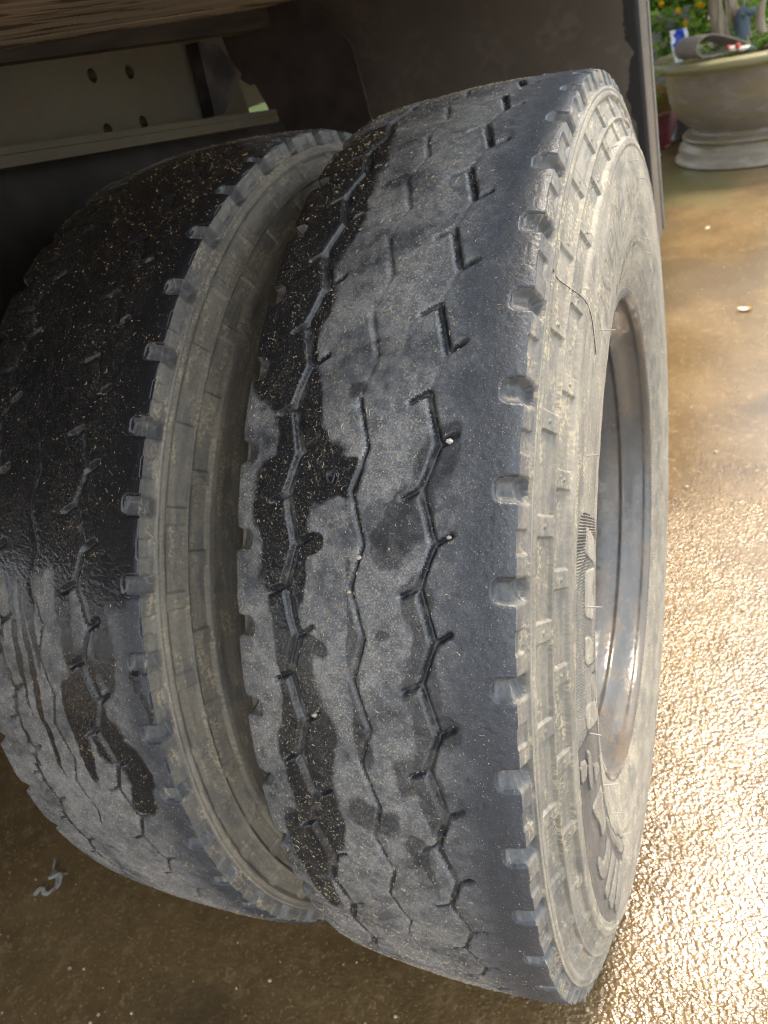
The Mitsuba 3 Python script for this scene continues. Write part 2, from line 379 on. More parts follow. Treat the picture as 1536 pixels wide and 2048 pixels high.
def tyre(key, dx, shift, seed, detail, tread_mat, side_mat, shoulder_mat, lettered):
    F = detail
    # angles: fine where the tread is in view, coarse elsewhere
    fine = np.arange(-36.0, 106.0, 0.105 * F)
    rest = np.arange(106.0, 324.0 - .3, 0.55)
    th = np.concatenate([fine, rest])
    e = S_EDGE
    L = PS[-1]
    if lettered:
        s = np.concatenate([np.linspace(-L, -e - .02, 24)[:-1], np.arange(-e - .02, -.08, .0013), np.arange(-.08, e - .022, .00105), np.arange(e - .022, e + .035, .0009),
                            np.arange(e + .035, float(s_of_r(.400)), .00085), np.arange(float(s_of_r(.400)), L, .0022), [L]])
    else:
        s = np.concatenate([np.linspace(-L, -e - .02, 16)[:-1], np.arange(-e - .02, -.05, .004), np.arange(-.05, e - .022, .0015), np.arange(e - .022, float(s_of_r(.455)), .0011),
                            np.arange(float(s_of_r(.455)), L, .006), [L]])
    TH, S = np.meshgrid(np.radians(th), s, indexing='ij')
    U = TH * R0
    C = TH / PITCH - shift                                       # in pitches
    P = prof(S)
    X, Rr = P[..., 0], P[..., 1]
    h = np.zeros_like(S)
    part = np.zeros(S.shape, np.int16)                           # 0 tread, 1 shoulder, 2 sidewall, 3+ pieces
    part[np.abs(S) > e + .0004] = 1
    part[np.abs(S) > float(s_of_r(.5112))] = 2
    on = np.abs(S) < e
    jx = (n2(U, S, 130, seed) - .5) * .0016
    uu = U + (n2(U, S, 140, seed + 2) - .5) * .0014
    xx = S + jx
    cc = uu / LC - shift
    k = np.floor(cc)
    fr = cc - k

    def zig(cR, xR, cL, xL):
        """distance to the zigzag running cL -> cR -> cL + 1, signed side, and which leg"""
        best, side, leg = np.full(S.shape, 9.), np.zeros(S.shape), np.zeros(S.shape)
        for n0 in (-1, 0, 1):
            for l, (a, b) in enumerate((((cL + n0, xL), (cR + n0, xR)), ((cR + n0, xR), (cL + 1 + n0, xL)))):
                d, ex = seg_dist(fr * LC, xx, (a[0] * LC, a[1]), (b[0] * LC, b[1]))
                m = d < best
                best[m], side[m], leg[m] = d[m], ex[m], l
        return best, side, leg

    def spur(c0, x0, c1, x1):
        best = np.full(S.shape, 9.)
        for n0 in (-1, 0, 1):
            d, _ = seg_dist(fr * LC, xx, ((c0 + n0) * LC, x0), ((c1 + n0) * LC, x1))
            best = np.minimum(best, d)
        return best
    worn = .65 + .7 * n2(U, S * 0 + .3, 28, seed + 5)
    low = sst(-.6, 1.6, cc)
    tread_gain = 1.0 if not detail > 1 else .55
    # right-hand groove: its short legs are worn away towards the top
    d, sd, leg = zig(.78, .0555, .34, .0445)
    up_leg = sst(5.9, 6.4, cc)
    dep = .0068 * worn * np.where(leg == 0, 1 - .88 * up_leg, 1.0) * (.35 + .65 * low) * tread_gain
    hw = .0032 * (.75 + .25 * low) * np.where((leg == 0), 1 - .35 * up_leg, 1)
    g = sst(hw, hw * .5, d) * (.55 + .45 * sst(-hw, hw, sd))
    hr = -dep * g
    q = spur(.775, .0555, .885, .0670)
    hr = np.minimum(hr, -.0066 * sst(.0023, .0013, q) * worn * (.4 + .6 * low))
    q = spur(.34, .0445, .235, .0313)
    hr = np.minimum(hr, -.0045 * sst(.0024, .0013, q) * worn * (.4 + .6 * low))
    # middle groove, thin
    d, sd, leg = zig(.757, .0018, .31, -.0085)
    mod = np.where(leg == 0, 1 - .8 * sst(5.6, 6.2, cc), 1) * (.3 + .7 * low)
    hm = -.0036 * tread_gain * worn * mod * sst(.0022, .0011, d) * (.6 + .4 * sst(-.002, .002, sd))
    # left-hand groove: wide, with a stone-guard ridge along its floor
    d, sd, leg = zig(.72, -.0537, .275, -.0632)
    hl = -.0066 * worn * tread_gain * (.45 + .55 * low) * sst(.0046, .0020, d) + .0030 * tread_gain * sst(.0024, .0008, d) * low
    q = spur(.72, -.0537, .84, -.0408)
    hl = np.minimum(hl, -.0066 * worn * sst(.0021, .0010, q) * (.4 + .6 * low))
    q = spur(.275, -.0632, .175, -.0772)
    hl = np.minimum(hl, -.0062 * worn * sst(.0020, .0010, q) * (.4 + .6 * low))
    grooves = np.stack([hr, hm, hl], 0) * on
    h += grooves.min(0)
    gi = grooves.argmin(0)
    deepest = grooves.min(0)
    groove_part = (deepest < -.0009) & on
    # worn, slightly scalloped tread and small cuts
    h += on * ((n2(U, S, 24, seed + 7) - .5) * .0012 + (n2(U, S, 260, seed + 8) - .5) * .00035)
    for _ in range(70 if lettered else 40):
        u0, x0 = rng.uniform(-.15, .8), rng.uniform(-.1, .09)
        a, ln = rng.uniform(0, 6.28), rng.uniform(.002, .007)
        near = (np.abs(U - u0) < .012) & (np.abs(S - x0) < .012)
        if near.any():
            dd, _ = seg_dist(U[near] + (n2(U[near], S[near], 400, 3) - .5) * .002, S[near], (u0, x0), (u0 + ln * np.cos(a), x0 + ln * np.sin(a)))
            h[near] -= .0011 * sst(.0009, .0003, dd)
    if lettered:                                                    # the curled puncture plug and two other plugs
        for u0, x0, rr, amp in ((.3721, -.0253, .0052, 1.0), (.4397, -.0109, .0042, .45), (.6303, -.0183, .0050, .5)):
            dd = np.hypot(U - u0 + (n2(U, S, 300, 4) - .5) * .002, S - x0)
            an = np.arctan2(U - u0, S - x0)
            h += amp * (.0011 * np.exp(-((dd - rr) / .0011) ** 2) * (.6 + .4 * np.sin(an)) - .0018 * sst(rr * .85, rr * .3, dd) + .0014 * np.exp(-((dd - .0014) / .0008) ** 2))
    # shoulder notches, one per pitch on each edge
    h = gaussian_filter(h, .55)
    notch_id = np.full(S.shape, -999)
    hn = np.zeros_like(h)
    for sgn, c0 in ((1, .352), (-1, .75)):
        kk = np.floor(C - c0 + .5)
        du = (C - c0 - kk) * LC + (n2(U, S, 90, seed + 11) - .5) * .0016
        sv = sgn * S
        wv = .0086 + .0012 * (n2(kk, kk * 0, 1.0, 5) - .5)
        tip = .0955 + .0028 * (n2(kk, kk * 0, 1.3, 9) - .5)
        rad = .0055
        qx = np.maximum(np.abs(du) - (wv - rad), 0)
        qy = np.maximum(tip + rad - sv, 0)
        dist = np.hypot(qx, qy) - rad
        m = sst(.0012, -.0026, dist) * sst(float(s_of_r(.5105)), float(s_of_r(.5150)), sv) * (sv > 0)
        depth = (.0078 + .0030 * sst(.096, .112, sv)) * (.55 + .45 * sst(-wv * 1.0, wv * .7, du)) * (1 - .25 * (du / wv) ** 2)
        h = h * (1 - m)
        hn -= depth * m
        notch_id[(m > .35)] = (kk + (500 if sgn < 0 else 0))[m > .35]
    h = gaussian_filter(h, .8)
    hn = gaussian_filter(hn, .8)
    # shoulder panels
    sv = np.abs(S)
    inr = ((sv > e - .0002) & (sv < float(s_of_r(.5150)))).astype(float)
    inr = gaussian_filter(inr, (0, .6))
    f2 = np.mod(C + .002 * (n2(U, S, 200, 3) - .5) / LC, 1)
    h -= .0022 * inr * sst(.712, .725, f2) * sst(.966, .953, f2)
    # ribs, panel rows and ridges of the sidewall
    rim_r = Rr
    out = (sv > float(s_of_r(.5118)))
    h += .0016 * sst(.5116, .5106, rim_r) * sst(.5014, .5026, rim_r) * out
    h -= .0011 * np.exp(-((rim_r - .5072) / .0006) ** 2) * out
    rows = []
    for (ra, rb, c0) in ((.4822, .5008, 3.83), (.4624, .4796, 4.392)):
        c1 = (TH / PITCH - shift * 0.0 - (c0 if lettered else c0 - .01)) / (2 * np.pi / PITCH / 41.4)
        kk = np.floor(c1)
        f3 = c1 - kk                                                # bars at f3 = 0
        w = .0965
        rec = sst(w, w + .008, f3) * sst(1 - w, 1 - w - .008, f3)
        band = sst(ra, ra + .0009, rim_r) * sst(rb, rb - .0009, rim_r) * out
        h -= .0024 * rec * band
        nub = np.hypot((f3 - np.round(f3)) * .0765, rim_r - (ra + rb) / 2)
        h += .0011 * sst(.0016, .0008, nub) * out
        rows.append((band * rec > .5, kk, band > .5, np.round(c1)))
    h += .0013 * sst(.4622, .4606, rim_r) * sst(.4532, .4548, rim_r) * out
    h += .0007 * np.exp(-((rim_r - .4812) / .0009) ** 2) * out
    for rr, aa in ((.372, .0007), (.3555, .0011), (.335, .0010), (.323, -.0012)):
        h += aa * np.exp(-((rim_r - rr) / .0011) ** 2) * out
    h += out * (n2(U, S, 60, seed + 20) - .5) * .0008
    pieces = []
    outb = out & (S > 0)
    if lettered:
        ms = poly_mask(th, s, LETTERS)
        mf = poly_mask(th, s, FEATHERS)
        pl = poly_mask(th, s, [PLAQUE])[0] * outb
        hl_, hf_ = gaussian_filter(ms.max(0), .7) * outb, gaussian_filter(mf.max(0), .7) * outb
        # hatching: fine radial lines that lean over towards the emblem
        deg = np.degrees(TH)
        lean = 44 * sst(37, 18, deg)
        hat = np.mod((deg + lean * (rim_r - .4455)) / .31, 1)
        hatch = (np.abs(hat - .5) < .27).astype(float) * sst(12.5, 15.5, deg)
        raised = np.clip(hl_ + hf_, 0, 1)
        h += pl * (-.0012 + .0021 * raised + (1 - raised) * .0015 * hatch)
        part[(pl > .5) & (np.maximum(hl_, hf_) <= .5)] = 9
        pieces.append(('emblem_panel', 9, 'emblem_rubber'))
        part[(part == 9) & (hatch > .5)] = 8
        pieces.append(('emblem_hatching', 8, 'hatch_rubber'))
        for i in range(len(ms)):
            part[(ms[i] > .5) & outb] = 10 + i
            pieces.append(('raised_letter', 10 + i, 'letter_rubber'))
        for i in range(len(mf)):
            part[(mf[i] > .5) & outb] = 30 + i
            pieces.append(('emblem_feather', 30 + i, 'hatch_rubber'))
        # the size marking: characters reading round the tyre, capitals outwards
        h_t = np.zeros_like(h)
        sel_r = (rim_r > .388) & (rim_r < .448) & (S > 0)
        reg = sel_r & (deg > 60) & (deg < 104)
        rc = .4155
        px = (101.5 - deg[reg]) * np.pi / 180 * rc
        py = rim_r[reg] - .393
        for ci, (g, _, _) in enumerate(text_polys(SIZE_TEXT, 0, 0, .046)):
            ins = shapely.contains_xy(g, px, py)
            if not ins.any():
                continue
            tmp = np.zeros(S.shape, bool)
            tmp[reg] = ins
            h_t[tmp] = 1
            part[tmp] = 60 + ci
            pieces.append(('size_character', 60 + ci, 'sidewall_rubber'))
        h += .0006 * gaussian_filter(h_t, .8)
        # a ring of small moulded print nearer the bead
        ring = (rim_r > .350) & (rim_r < .362) & (S > 0) & (deg > 76) & (deg < 140)
        h += ring * .0011 * (n2(U, S, 330, 77) > .55)
    # panel rows: the pieces in view become parts
    code = 100
    base_deg = np.degrees(TH)
    for (rec, kk, band, bk) in rows:
        for v in np.unique(kk[(base_deg > -30) & (base_deg < 100)]):
            m = rec & (kk == v) & (S > 0)
            if m.sum() > 60:
                part[m] = code
                pieces.append(('sidewall_panel', code, side_mat)); code += 1
            m = band & ~rec & (bk == v) & (S > 0)
            if m.sum() > 40:
                part[m] = code
                pieces.append(('sidewall_bar', code, side_mat)); code += 1
    for i, nm in enumerate(('tread_groove', 'tread_groove', 'tread_groove')):
        lab, cnt = label_regions(groove_part & (gi == i) & (base_deg < 105))
        for v in range(1, cnt + 1):
            m = lab == v
            if m.sum() > 250:
                part[m] = code
                pieces.append((nm, code, 'groove_rubber')); code += 1
    for v in np.unique(notch_id[(notch_id > -900) & (base_deg > -30) & (base_deg < 104)]):
        m = notch_id == v
        if v > 400 and not lettered:
            continue
        part[m] = code
        pieces.append(('shoulder_notch', code, 'notch_rubber')); code += 1
    # place the vertices
    N = pnorm(S)
    W = pnorm(S, _nw)
    x = X + N[..., 0] * h + W[..., 0] * hn
    r = Rr + N[..., 1] * h + W[..., 1] * hn
    V = np.stack([x + dx, -r * np.cos(TH), R0 + r * np.sin(TH)], -1)
    V[..., 2] = np.maximum(V[..., 2], .0015)                      # the flat where it stands on the ground
    m, n = S.shape
    i, j = np.meshgrid(np.arange(m), np.arange(n - 1), indexing='ij')
    i2 = (i + 1) % m
    a, b, c_, d_ = i * n + j, i2 * n + j, i2 * n + j + 1, i * n + j + 1
    quad = np.stack([a, b, c_, d_], -1).reshape(-1, 4)
    faces = np.stack([quad[:, :3], quad[:, [0, 2, 3]]], 1).reshape(-1, 3)
    Vf = V.reshape(-1, 3)
    fn = np.cross(Vf[faces[:, 1]] - Vf[faces[:, 0]], Vf[faces[:, 2]] - Vf[faces[:, 0]])
    nrm = np.zeros_like(Vf)
    for q in range(3):
        np.add.at(nrm, faces[:, q], fn)
    nrm /= np.maximum(np.linalg.norm(nrm, axis=1, keepdims=True), 1e-12)
    if nrm[(m // 8) * n + n // 2] @ np.array([0, -1, .3]) < 0:
        faces, nrm = faces[:, ::-1], -nrm
    fpart = np.repeat(part.reshape(-1)[quad[:, 0]], 2)
    seam = np.repeat((i == m - 1).reshape(-1), 2)
    uv = np.stack([U, S], -1).reshape(-1, 2)

    def emit(name, sel, mat, label=None, kind=None):
        f = faces[sel]
        if len(f) == 0:
            return None
        ids, inv = np.unique(f, return_inverse=True)
        kname = numbered(f'{key}__{name}')
        path = meshkit.write_ply((Vf[ids], inv.reshape(-1, 3)), True, uv[ids], None, nrm[ids])
        scene[kname] = {'type': 'ply', 'filename': path, 'face_normals': False, 'bsdf': {'type': 'ref', 'id': mat}}
        note(kname, label, kind=kind)
        return kname
    emit('tread', fpart == 0, tread_mat)
    emit('shoulder', fpart == 1, shoulder_mat)
    emit('sidewall', fpart == 2, side_mat)
    for name, cd, mat in pieces:
        emit(name, fpart == cd, mat, kind='stuff' if name == 'emblem_hatching' else None)
    return th, s, V, nrm.reshape(V.shape)


note('truck', 'truck with worn dual rear tyres and a dark mud flap, parked on wet ground', 'truck')
note('truck__wheel', 'outer rear wheel with a bald, dusty tread and a pale sidewall')
OUT = tyre('truck__wheel', 0.0, 0.0, 3, 1.0, 'tread_rubber', 'sidewall_rubber', 'shoulder_rubber', True)
counts['truck__wheel'] = 2
note('truck__wheel_001', 'inner rear wheel in the shade, its tread wet, with shade painted black above')
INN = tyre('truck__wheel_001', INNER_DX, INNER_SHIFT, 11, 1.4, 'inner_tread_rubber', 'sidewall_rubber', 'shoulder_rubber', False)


def revolve_x(prof_xr, n, x0=0.0):
    """profile (x, r) revolved about the axle; uv in metres"""
    p = np.asarray(prof_xr, float)
    a = np.linspace(0, 2 * np.pi, n + 1)
    v = np.stack([np.repeat(p[:, 0:1] + x0, n + 1, 1), -p[:, 1:2] * np.cos(a), R0 + p[:, 1:2] * np.sin(a)], -1)
    sl = np.concatenate([[0], np.cumsum(np.hypot(*np.diff(p, axis=0).T))])
    uv = np.stack([np.broadcast_to(a * .3, v.shape[:2]), np.broadcast_to(sl[:, None], v.shape[:2])], -1)
    m = len(p)
    i, k = np.meshgrid(np.arange(m - 1), np.arange(n), indexing='ij')
    q = np.stack([i * (n + 1) + k, i * (n + 1) + k + 1, (i + 1) * (n + 1) + k + 1, (i + 1) * (n + 1) + k], -1).reshape(-1, 4)
    return tri(v.reshape(-1, 3), np.vstack([q[:, :3], q[:, [0, 2, 3]]])), uv.reshape(-1, 2)


RIMP = np.array([.0065, -.001]) + smooth_curve([(.102, .3035), (.108, .3065), (.1135, .3050), (.1145, .3005), (.1120, .2960), (.1060, .2935), (.099, .2930), (.088, .2885), (.079, .2800), (.072, .2755),
                     (.066, .2765), (.058, .2740), (.045, .2690), (.02, .2655), (-.02, .2630), (-.06, .2600)], 6)
m_, uv_ = revolve_x(RIMP, 256)
add('truck__wheel__rim', m_, 'rim_paint', 'bluish steel rim freckled with rust', smooth=True, uv=uv_)
DISC = smooth_curve([(-.06, .2600), (-.085, .250), (-.10, .235), (-.105, .20), (-.105, .15), (-.105, .14)], 5)
m_, uv_ = revolve_x(DISC, 128)
add('truck__wheel__disc', m_, 'rim_paint', smooth=True, uv=uv_)
HUB = [(-.105, .141), (-.06, .138), (-.05, .13), (-.01, .10), (.01, .09), (.018, .075), (.02, .0)]
m_, uv_ = revolve_x(HUB, 64)
add('truck__wheel__hub', m_, 'rim_paint', smooth=30)
for q in range(10):
    a = q / 10 * 2 * np.pi
    nut = trimesh.creation.cylinder(radius=.017, height=.03, sections=6)
    nut.apply_transform(trimesh.transformations.rotation_matrix(np.pi / 2, [0, 1, 0]))
    nut.apply_translation([-.088, -.168 * np.cos(a), R0 + .168 * np.sin(a)])
    add('truck__wheel__nut', nut, 'rim_paint')
m_, uv_ = revolve_x([(-.10, .3), (-.11, .29), (-.06, .27), (.06, .27), (.11, .29), (.10, .3)], 96, INNER_DX)
add('truck__wheel_001__rim', m_, 'rim_paint', smooth=True, uv=uv_)
m_, uv_ = revolve_x([(.0, .27), (.02, .2), (.02, .05)], 64, INNER_DX)
add('truck__wheel_001__disc', m_, 'rim_paint', smooth=True, uv=uv_)


# ------------------------------------------------------------------ the rest of the truck
def rail_color(p, n, uv):
    a = fbm(p.y * 9, p.z * 14, 1.0, 4)
    b = fbm(p.y * 60, p.z * 80, p.x * 60, 3)
    c = mix((.050, .040, .021), (.080, .072, .040), a)
    c = mix(c, (.09, .055, .025), smoothstep(.52, .75, b) * .5)
    return mix(c, (.05, .045, .04), smoothstep(.5, .8, fbm(p.y * 5 + 3, p.z * 9, 6.0, 3)) * .6)


bsdf('rail_paint', proc(rail_color), 0.55, 0.4, lambda p, n, uv: fbm(p.y * 90, p.z * 90, p.x * 90, 2) * .0006, 1.0, 1e-3)


def dark_steel(p, n, uv):
    a = fbm(p.x * 14, p.y * 14, p.z * 14, 4)
    return mix((.014, .013, .012), (.055, .045, .035), smoothstep(.4, .75, a))


bsdf('dark_steel', proc(dark_steel), 0.5, 0.4)


def flap_color(p, n, uv):
    a = fbm(p.x * 7, p.z * 7, p.y * 7, 4)
    fine = fbm(p.x * 90, p.z * 90, p.y * 90, 3)
    cloud = smoothstep(.48, .62, fbm(p.x * 16 + 4, p.z * 18, 3.0, 4))
    c = mix((.060, .048, .036), (.105, .085, .064), a)
    c = mix(c, (.13, .108, .083), cloud * smoothstep(.38, .6, fine) * .35)
    edge = p.x + (1.07 - p.z) * -.04 + (fbm(p.z * 22, p.y * 3, 2.0, 4) - .5) * .045
    bare = smoothstep(.047, .052, edge) * smoothstep(.81, .80, p.y)          # where the dried mud stops, in a ragged outline
    return mix(c, (.012, .011, .010), bare)


bsdf('flap_rubber', proc(flap_color), 0.6, 0.35, lambda p, n, uv: fbm(p.x * 120, p.z * 120, p.y * 120, 2) * .0004, 1.0, 1e-3)
bsdf('flap_edge', proc(lambda p, n, uv: mix((.10, .095, .085), (.20, .185, .155), fbm(p.z * 30, p.y * 60, 2.0, 3))), 0.55, 0.4)


bsdf('gap_black', proc(lambda p, n, uv: mix((.012, .011, .010), (.030, .026, .022), fbm(p.y * 18, p.z * 18, 2.0, 4))), 0.7, 0.25)  # near-black for the added sheet that stands in for darkness below the rail
bsdf('strip_rubber', proc(lambda p, n, uv: mix((.030, .022, .020), (.062, .046, .040), fbm(p.x * 30 + p.y * 30, p.z * 30, 2.0, 4))), 0.65, 0.3)


def wood(p, n, uv):
    w = p.x * 9 + fbm(p.x * 6, p.y * 1.2, 2.0, 3) * .8
    g = fbm(w * 7, p.y * 3.0, 1.0, 4)
    knot = smoothstep(.56, .66, fbm(p.x * 45, p.y * 7 + 5, 5.0, 3))
    c = mix((.13, .095, .062), (.33, .27, .20), g)
    return mix(c, (.045, .03, .02), knot * .8)


bsdf('bed_wood', proc(wood), 0.75, 0.25, lambda p, n, uv: fbm(p.x * 90, p.y * 9, 1.0, 3) * .0012, 1.0, 1e-3)
bsdf('sill_wood', proc(lambda p, n, uv: mix((.022, .018, .014), (.06, .045, .032), fbm(p.y * 9, p.z * 90, 2.0, 3))), 0.7, 0.3)

# bed: boards side by side, running lengthways, on a steel edge rail
BED_Z = 1.216
x = -2.32
while x < 0.10:
    w = .150
    add('truck__bed_board', box(x, min(x + w - .006, .10), -4.2, 5.2, BED_Z + .0005 * rng.random(), BED_Z + .045, .002), 'bed_wood')
    x += w
edge = trimesh.util.concatenate([box(.102, .150, -4.21, 5.2, BED_Z - .004, BED_Z + .13, .004), box(-2.372, -2.324, -4.21, 5.2, BED_Z - .004, BED_Z + .13, .004)])
add('truck__bed_edge_rail', edge, 'dark_steel')
add('truck__bed_side', box(.104, .146, -4.19, 5.2, BED_Z + .134, BED_Z + .60, .004), 'rail_paint')
add('truck__bed_side', box(-2.368, -2.326, -4.19, 5.2, BED_Z + .134, BED_Z + .60, .004), 'rail_paint')
far_prof = smooth_curve([(-.117, .300), (-.148, .42), (-.118, .505), (-.108, .528), (0, .534), (.108, .528), (.118, .505), (.148, .42), (.117, .300)], 5)
for wx in (-1.90, -2.226):  # unseen far-side wheels, put in for the shade they cast under the truck
    m_, uv_ = revolve_x(far_prof, 96, wx)
    k_ = numbered('truck__wheel')
    add(f'{k_}__tread', m_, 'inner_tread_rubber', smooth=True, uv=uv_)
    m_, uv_ = revolve_x([(-.10, .302), (0, .27), (.02, .2), (.02, .05)], 64, wx)
    add(f'{k_}__rim', m_, 'rim_paint', smooth=True, uv=uv_)
for (y0, y1) in ((-3.9, -.75), (.75, 4.8)):                      # unseen guards added along the far side to block low light
    for (z0, z1) in ((.36, .58), (.66, .84)):
        add('truck__side_guard', box(-2.32, -2.29, y0, y1, z0, z1, .004), 'dark_steel')
    for yy in (y0 + .1, (y0 + y1) / 2, y1 - .15):
        add('truck__guard_post', box(-2.285, -2.235, yy, yy + .05, .36, 1.214, .004), 'dark_steel')
add('truck__axle', tube([(-2.0, 0, R0), (-.5, 0, R0), (-.1, 0, R0)], .06, 16), 'dark_steel', smooth=30)


# chassis side rail: a tapered web with bolt holes, a lip along its foot, a wooden sill on top
def extrude_x(pg, x0, x1):
    m = trimesh.creation.extrude_polygon(pg, x1 - x0, engine='earcut')
    v = m.vertices
    m = tri(np.stack([x0 + v[:, 2], v[:, 0], v[:, 1]], 1), m.faces)
    m.fix_normals()
    return m


def zt(y): return 1.2005 - .028 * (y - .02)
def zb(y): return 1.098 - .098 * (y + .046)


web = shapely.Polygon([(-.9, zt(-.9) - .02), (-.5, zt(-.5)), (.555, zt(.6)), (.580, zb(.58)), (-.5, zb(-.5)), (-.9, zb(-.9))])
for (hy, hz) in ((.187, 1.170), (.271, 1.164), (.177, 1.100), (.262, 1.096)):
    web = web.difference(shapely.affinity.scale(shapely.Point(hy, hz).buffer(.0095, 16), 1.0, 1.0))
add('truck__chassis_rail', extrude_x(web, -.616, -.600), 'rail_paint', 'ochre chassis rail with four bolt holes')
lip = []
for (x0, x1, dz0, dz1) in ((-.616, -.552, -.004, .009), (-.566, -.552, .0095, .018)):
    pts = [(y, zb(y)) for y in (-.9, .66)]
    pg = shapely.Polygon([(-.9, zb(-.9) + dz0), (.592, zb(.592) + dz0), (.592, zb(.592) + dz1), (-.9, zb(-.9) + dz1)])
    lip.append(extrude_x(pg, x0, x1))
add('truck__rail_flange', trimesh.util.concatenate(lip), 'rail_paint')
add('truck__bed_sill', extrude_x(shapely.Polygon([(-1.3, zt(-1.3) + .003), (.9, zt(.9) + .003), (.9, BED_Z - .002), (-1.3, BED_Z - .002)]), -.66, -.598), 'sill_wood')
add('truck__rail_gusset', extrude_x(shapely.Polygon([(.437, 1.183), (.494, 1.173), (.546, 1.121), (.452, 1.073), (.421, 1.075)]), -.5985, -.575), 'dark_steel')
add('truck__chassis_rail', extrude_x(shapely.Polygon([(-.9, .98), (5, .98), (5, 1.2), (-.9, 1.2)]), -1.66, -1.645), 'rail_paint')
add('truck__cross_member', box(-1.64, -.62, 3.5, 3.56, 1.0, 1.19, .004), 'dark_steel')


# the leaf spring, and a black sheet added to darken the gap below the rail
for k_ in range(7):
    half = .66 - .07 * k_
    ys = np.linspace(max(-half, -.62), half, 24)
    pg = shapely.Polygon([(y, .93 - .0125 * k_ - .16 * (1 - (y / .7) ** 2)) for y in ys] + [(y, .93 - .0125 * k_ - .16 * (1 - (y / .7) ** 2) - .0115) for y in ys[::-1]])
    add('truck__spring_leaf', extrude_x(pg, -.70, -.62), 'dark_steel')
add('truck__splash_plate', extrude_x(shapely.Polygon([(-.30, .62), (.98, .30), (.98, zb(.98) - .004), (.5, zb(.5) + .004), (-.52, zb(-.52) + .01), (-.52, .80)]), -.632, -.626), 'gap_black')

# mud flap ahead of the wheels: a panel whose outboard edge is folded forwards
def xe(z): return .078 + (1.075 - z) * .045


def flap_mesh():
    zs = np.linspace(.655, 1.21, 40)
    v = []
    for z in zs:
        bow = .012 * math.sin((z - .3) * 3.0)
        loop = [(-.60, .800 + bow), (-.3, .796 + bow), (xe(z) - .012, .800), (xe(z) - .003, .803), (xe(z), .812), (xe(z), .905), (xe(z) - .008, .905), (xe(z) - .008, .815), (-.3, .806 + bow), (-.60, .808 + bow)]
        v += [(a, b, z) for a, b in loop]
    n = 10
    f = []
    for i in range(len(zs) - 1):
        for k in range(n):
            k2 = (k + 1) % n
            f += [(i * n + k, i * n + k2, (i + 1) * n + k2), (i * n + k, (i + 1) * n + k2, (i + 1) * n + k)]
    m = tri(v, f)
    m.fix_normals()
    return m


add('truck__mud_flap', flap_mesh(), 'flap_rubber', 'mud-stained dark panel hanging ahead of the outer tyre', smooth=35)
zs = np.linspace(.655, 1.21, 40)
bead = tube([(xe(z) + .0015, .907, z) for z in zs], .0035, 8)
add('truck__flap_edging', bead, 'flap_edge', smooth=True)
strip = shapely.Polygon([(-.95, 1.214), (-.50, 1.214), (-.44, 1.12), (-.43, .96), (-.55, .95), (-.65, .96), (-.650, 1.004), (-.655, 1.053), (-.667, 1.09), (-.673, 1.102), (-.677, 1.096), (-.685, 1.099), (-.712, 1.122), (-.731, 1.16), (-.774, 1.192), (-.95, 1.20)])
m = trimesh.creation.extrude_polygon(strip.buffer(0), .008, engine='earcut')
v = m.vertices
m = tri(np.stack([v[:, 0], .742 + v[:, 2], v[:, 1]], 1), m.faces); m.fix_normals()
add('truck__flap_strip', m, 'strip_rubber', 'torn dark rubber strip beside the mud flap')

# ------------------------------------------------------------------ small things on the tyres


def tread_point(deg, x, lift=0.0, tyre_=None):
    th, s, V, N = tyre_ or OUT
    i = np.argmin(np.abs(th - deg)); j = np.argmin(np.abs(s - x))
    return V[i, j] + N[i, j] * lift, N[i, j]


def pebble(rad, seed):
    m = trimesh.creation.icosphere(subdivisions=2, radius=rad)
    v = m.vertices
    v *= (1 + .55 * (meshkit.noise(v / rad * 1.3 + 9.1 * seed, seed) - .5))[:, None] * [1, .8, .75]
    return tri(v, m.faces)


bsdf('white_stone', proc(lambda p, n, uv: mix((.34, .31, .26), (.56, .53, .48), fbm(p.x * 700, p.y * 700, p.z * 700, 2))), 0.5, 0.4)
bsdf('tan_stone', proc(lambda p, n, uv: mix((.34, .24, .14), (.52, .40, .27), fbm(p.x * 700, p.y * 700, p.z * 700, 2))), 0.6, 0.3)
for i, (dg, xx_, rad, mat, lb) in enumerate([
        (42.88, .0639, .0024, 'white_stone', 'larger white pebble wedged in a spur of the right tread groove, upper of two'),
        (35.83, .0651, .0021, 'white_stone', 'white pebble in a spur of the right tread groove, lower of two'),
        (20.44, -.0451, .0025, 'white_stone', 'white pebble in a spur of the left tread groove'),
        (34.10, -.0023, .0021, 'white_stone', 'round cream pebble in the thin middle tread groove'),
        (31.45, -.0095, .0016, 'tan_stone', 'tiny tan pebble in the thin middle tread groove')]):
    pt, nn = tread_point(dg, xx_, .0016)
    m = pebble(rad, i + 1)
    m.apply_translation(pt)
    add('pebble', m, mat, lb, 'pebble', 'pebbles wedged in the tread grooves', smooth=True)

# the curled rubber plug of an old puncture
pt, nn = tread_point(40.22, -.0253, .0)
t1 = np.array([1.0, 0, 0]) - nn * nn[0]
t1 /= np.linalg.norm(t1)
t2 = np.cross(nn, t1)
an = np.linspace(-1.0, 8.2, 60)
rr = np.linspace(.0062, .0012, 60) + .0005 * np.sin(an * 3)
curl = pt + np.outer(rr * np.cos(an), t1) + np.outer(rr * np.sin(an) * 1.15, t2) + np.outer(.0009 + .0010 * np.sin(np.linspace(0, 3.1, 60)), nn)
bsdf('plug_rubber', (.030, .032, .036), 0.25, 0.5)
add('truck__wheel__puncture_plug', tube(curl, np.linspace(.0005, .0011, 60), 7), 'plug_rubber', 'curled rubber plug of a puncture in the outer tread', smooth=True)

# rubber whiskers left by the mould vents, and a stray thread
bsdf('whisker_rubber', (.30, .29, .26), 0.5, 0.4)
bsdf('thread_fibre', (.06, .05, .045), 0.6, 0.3)


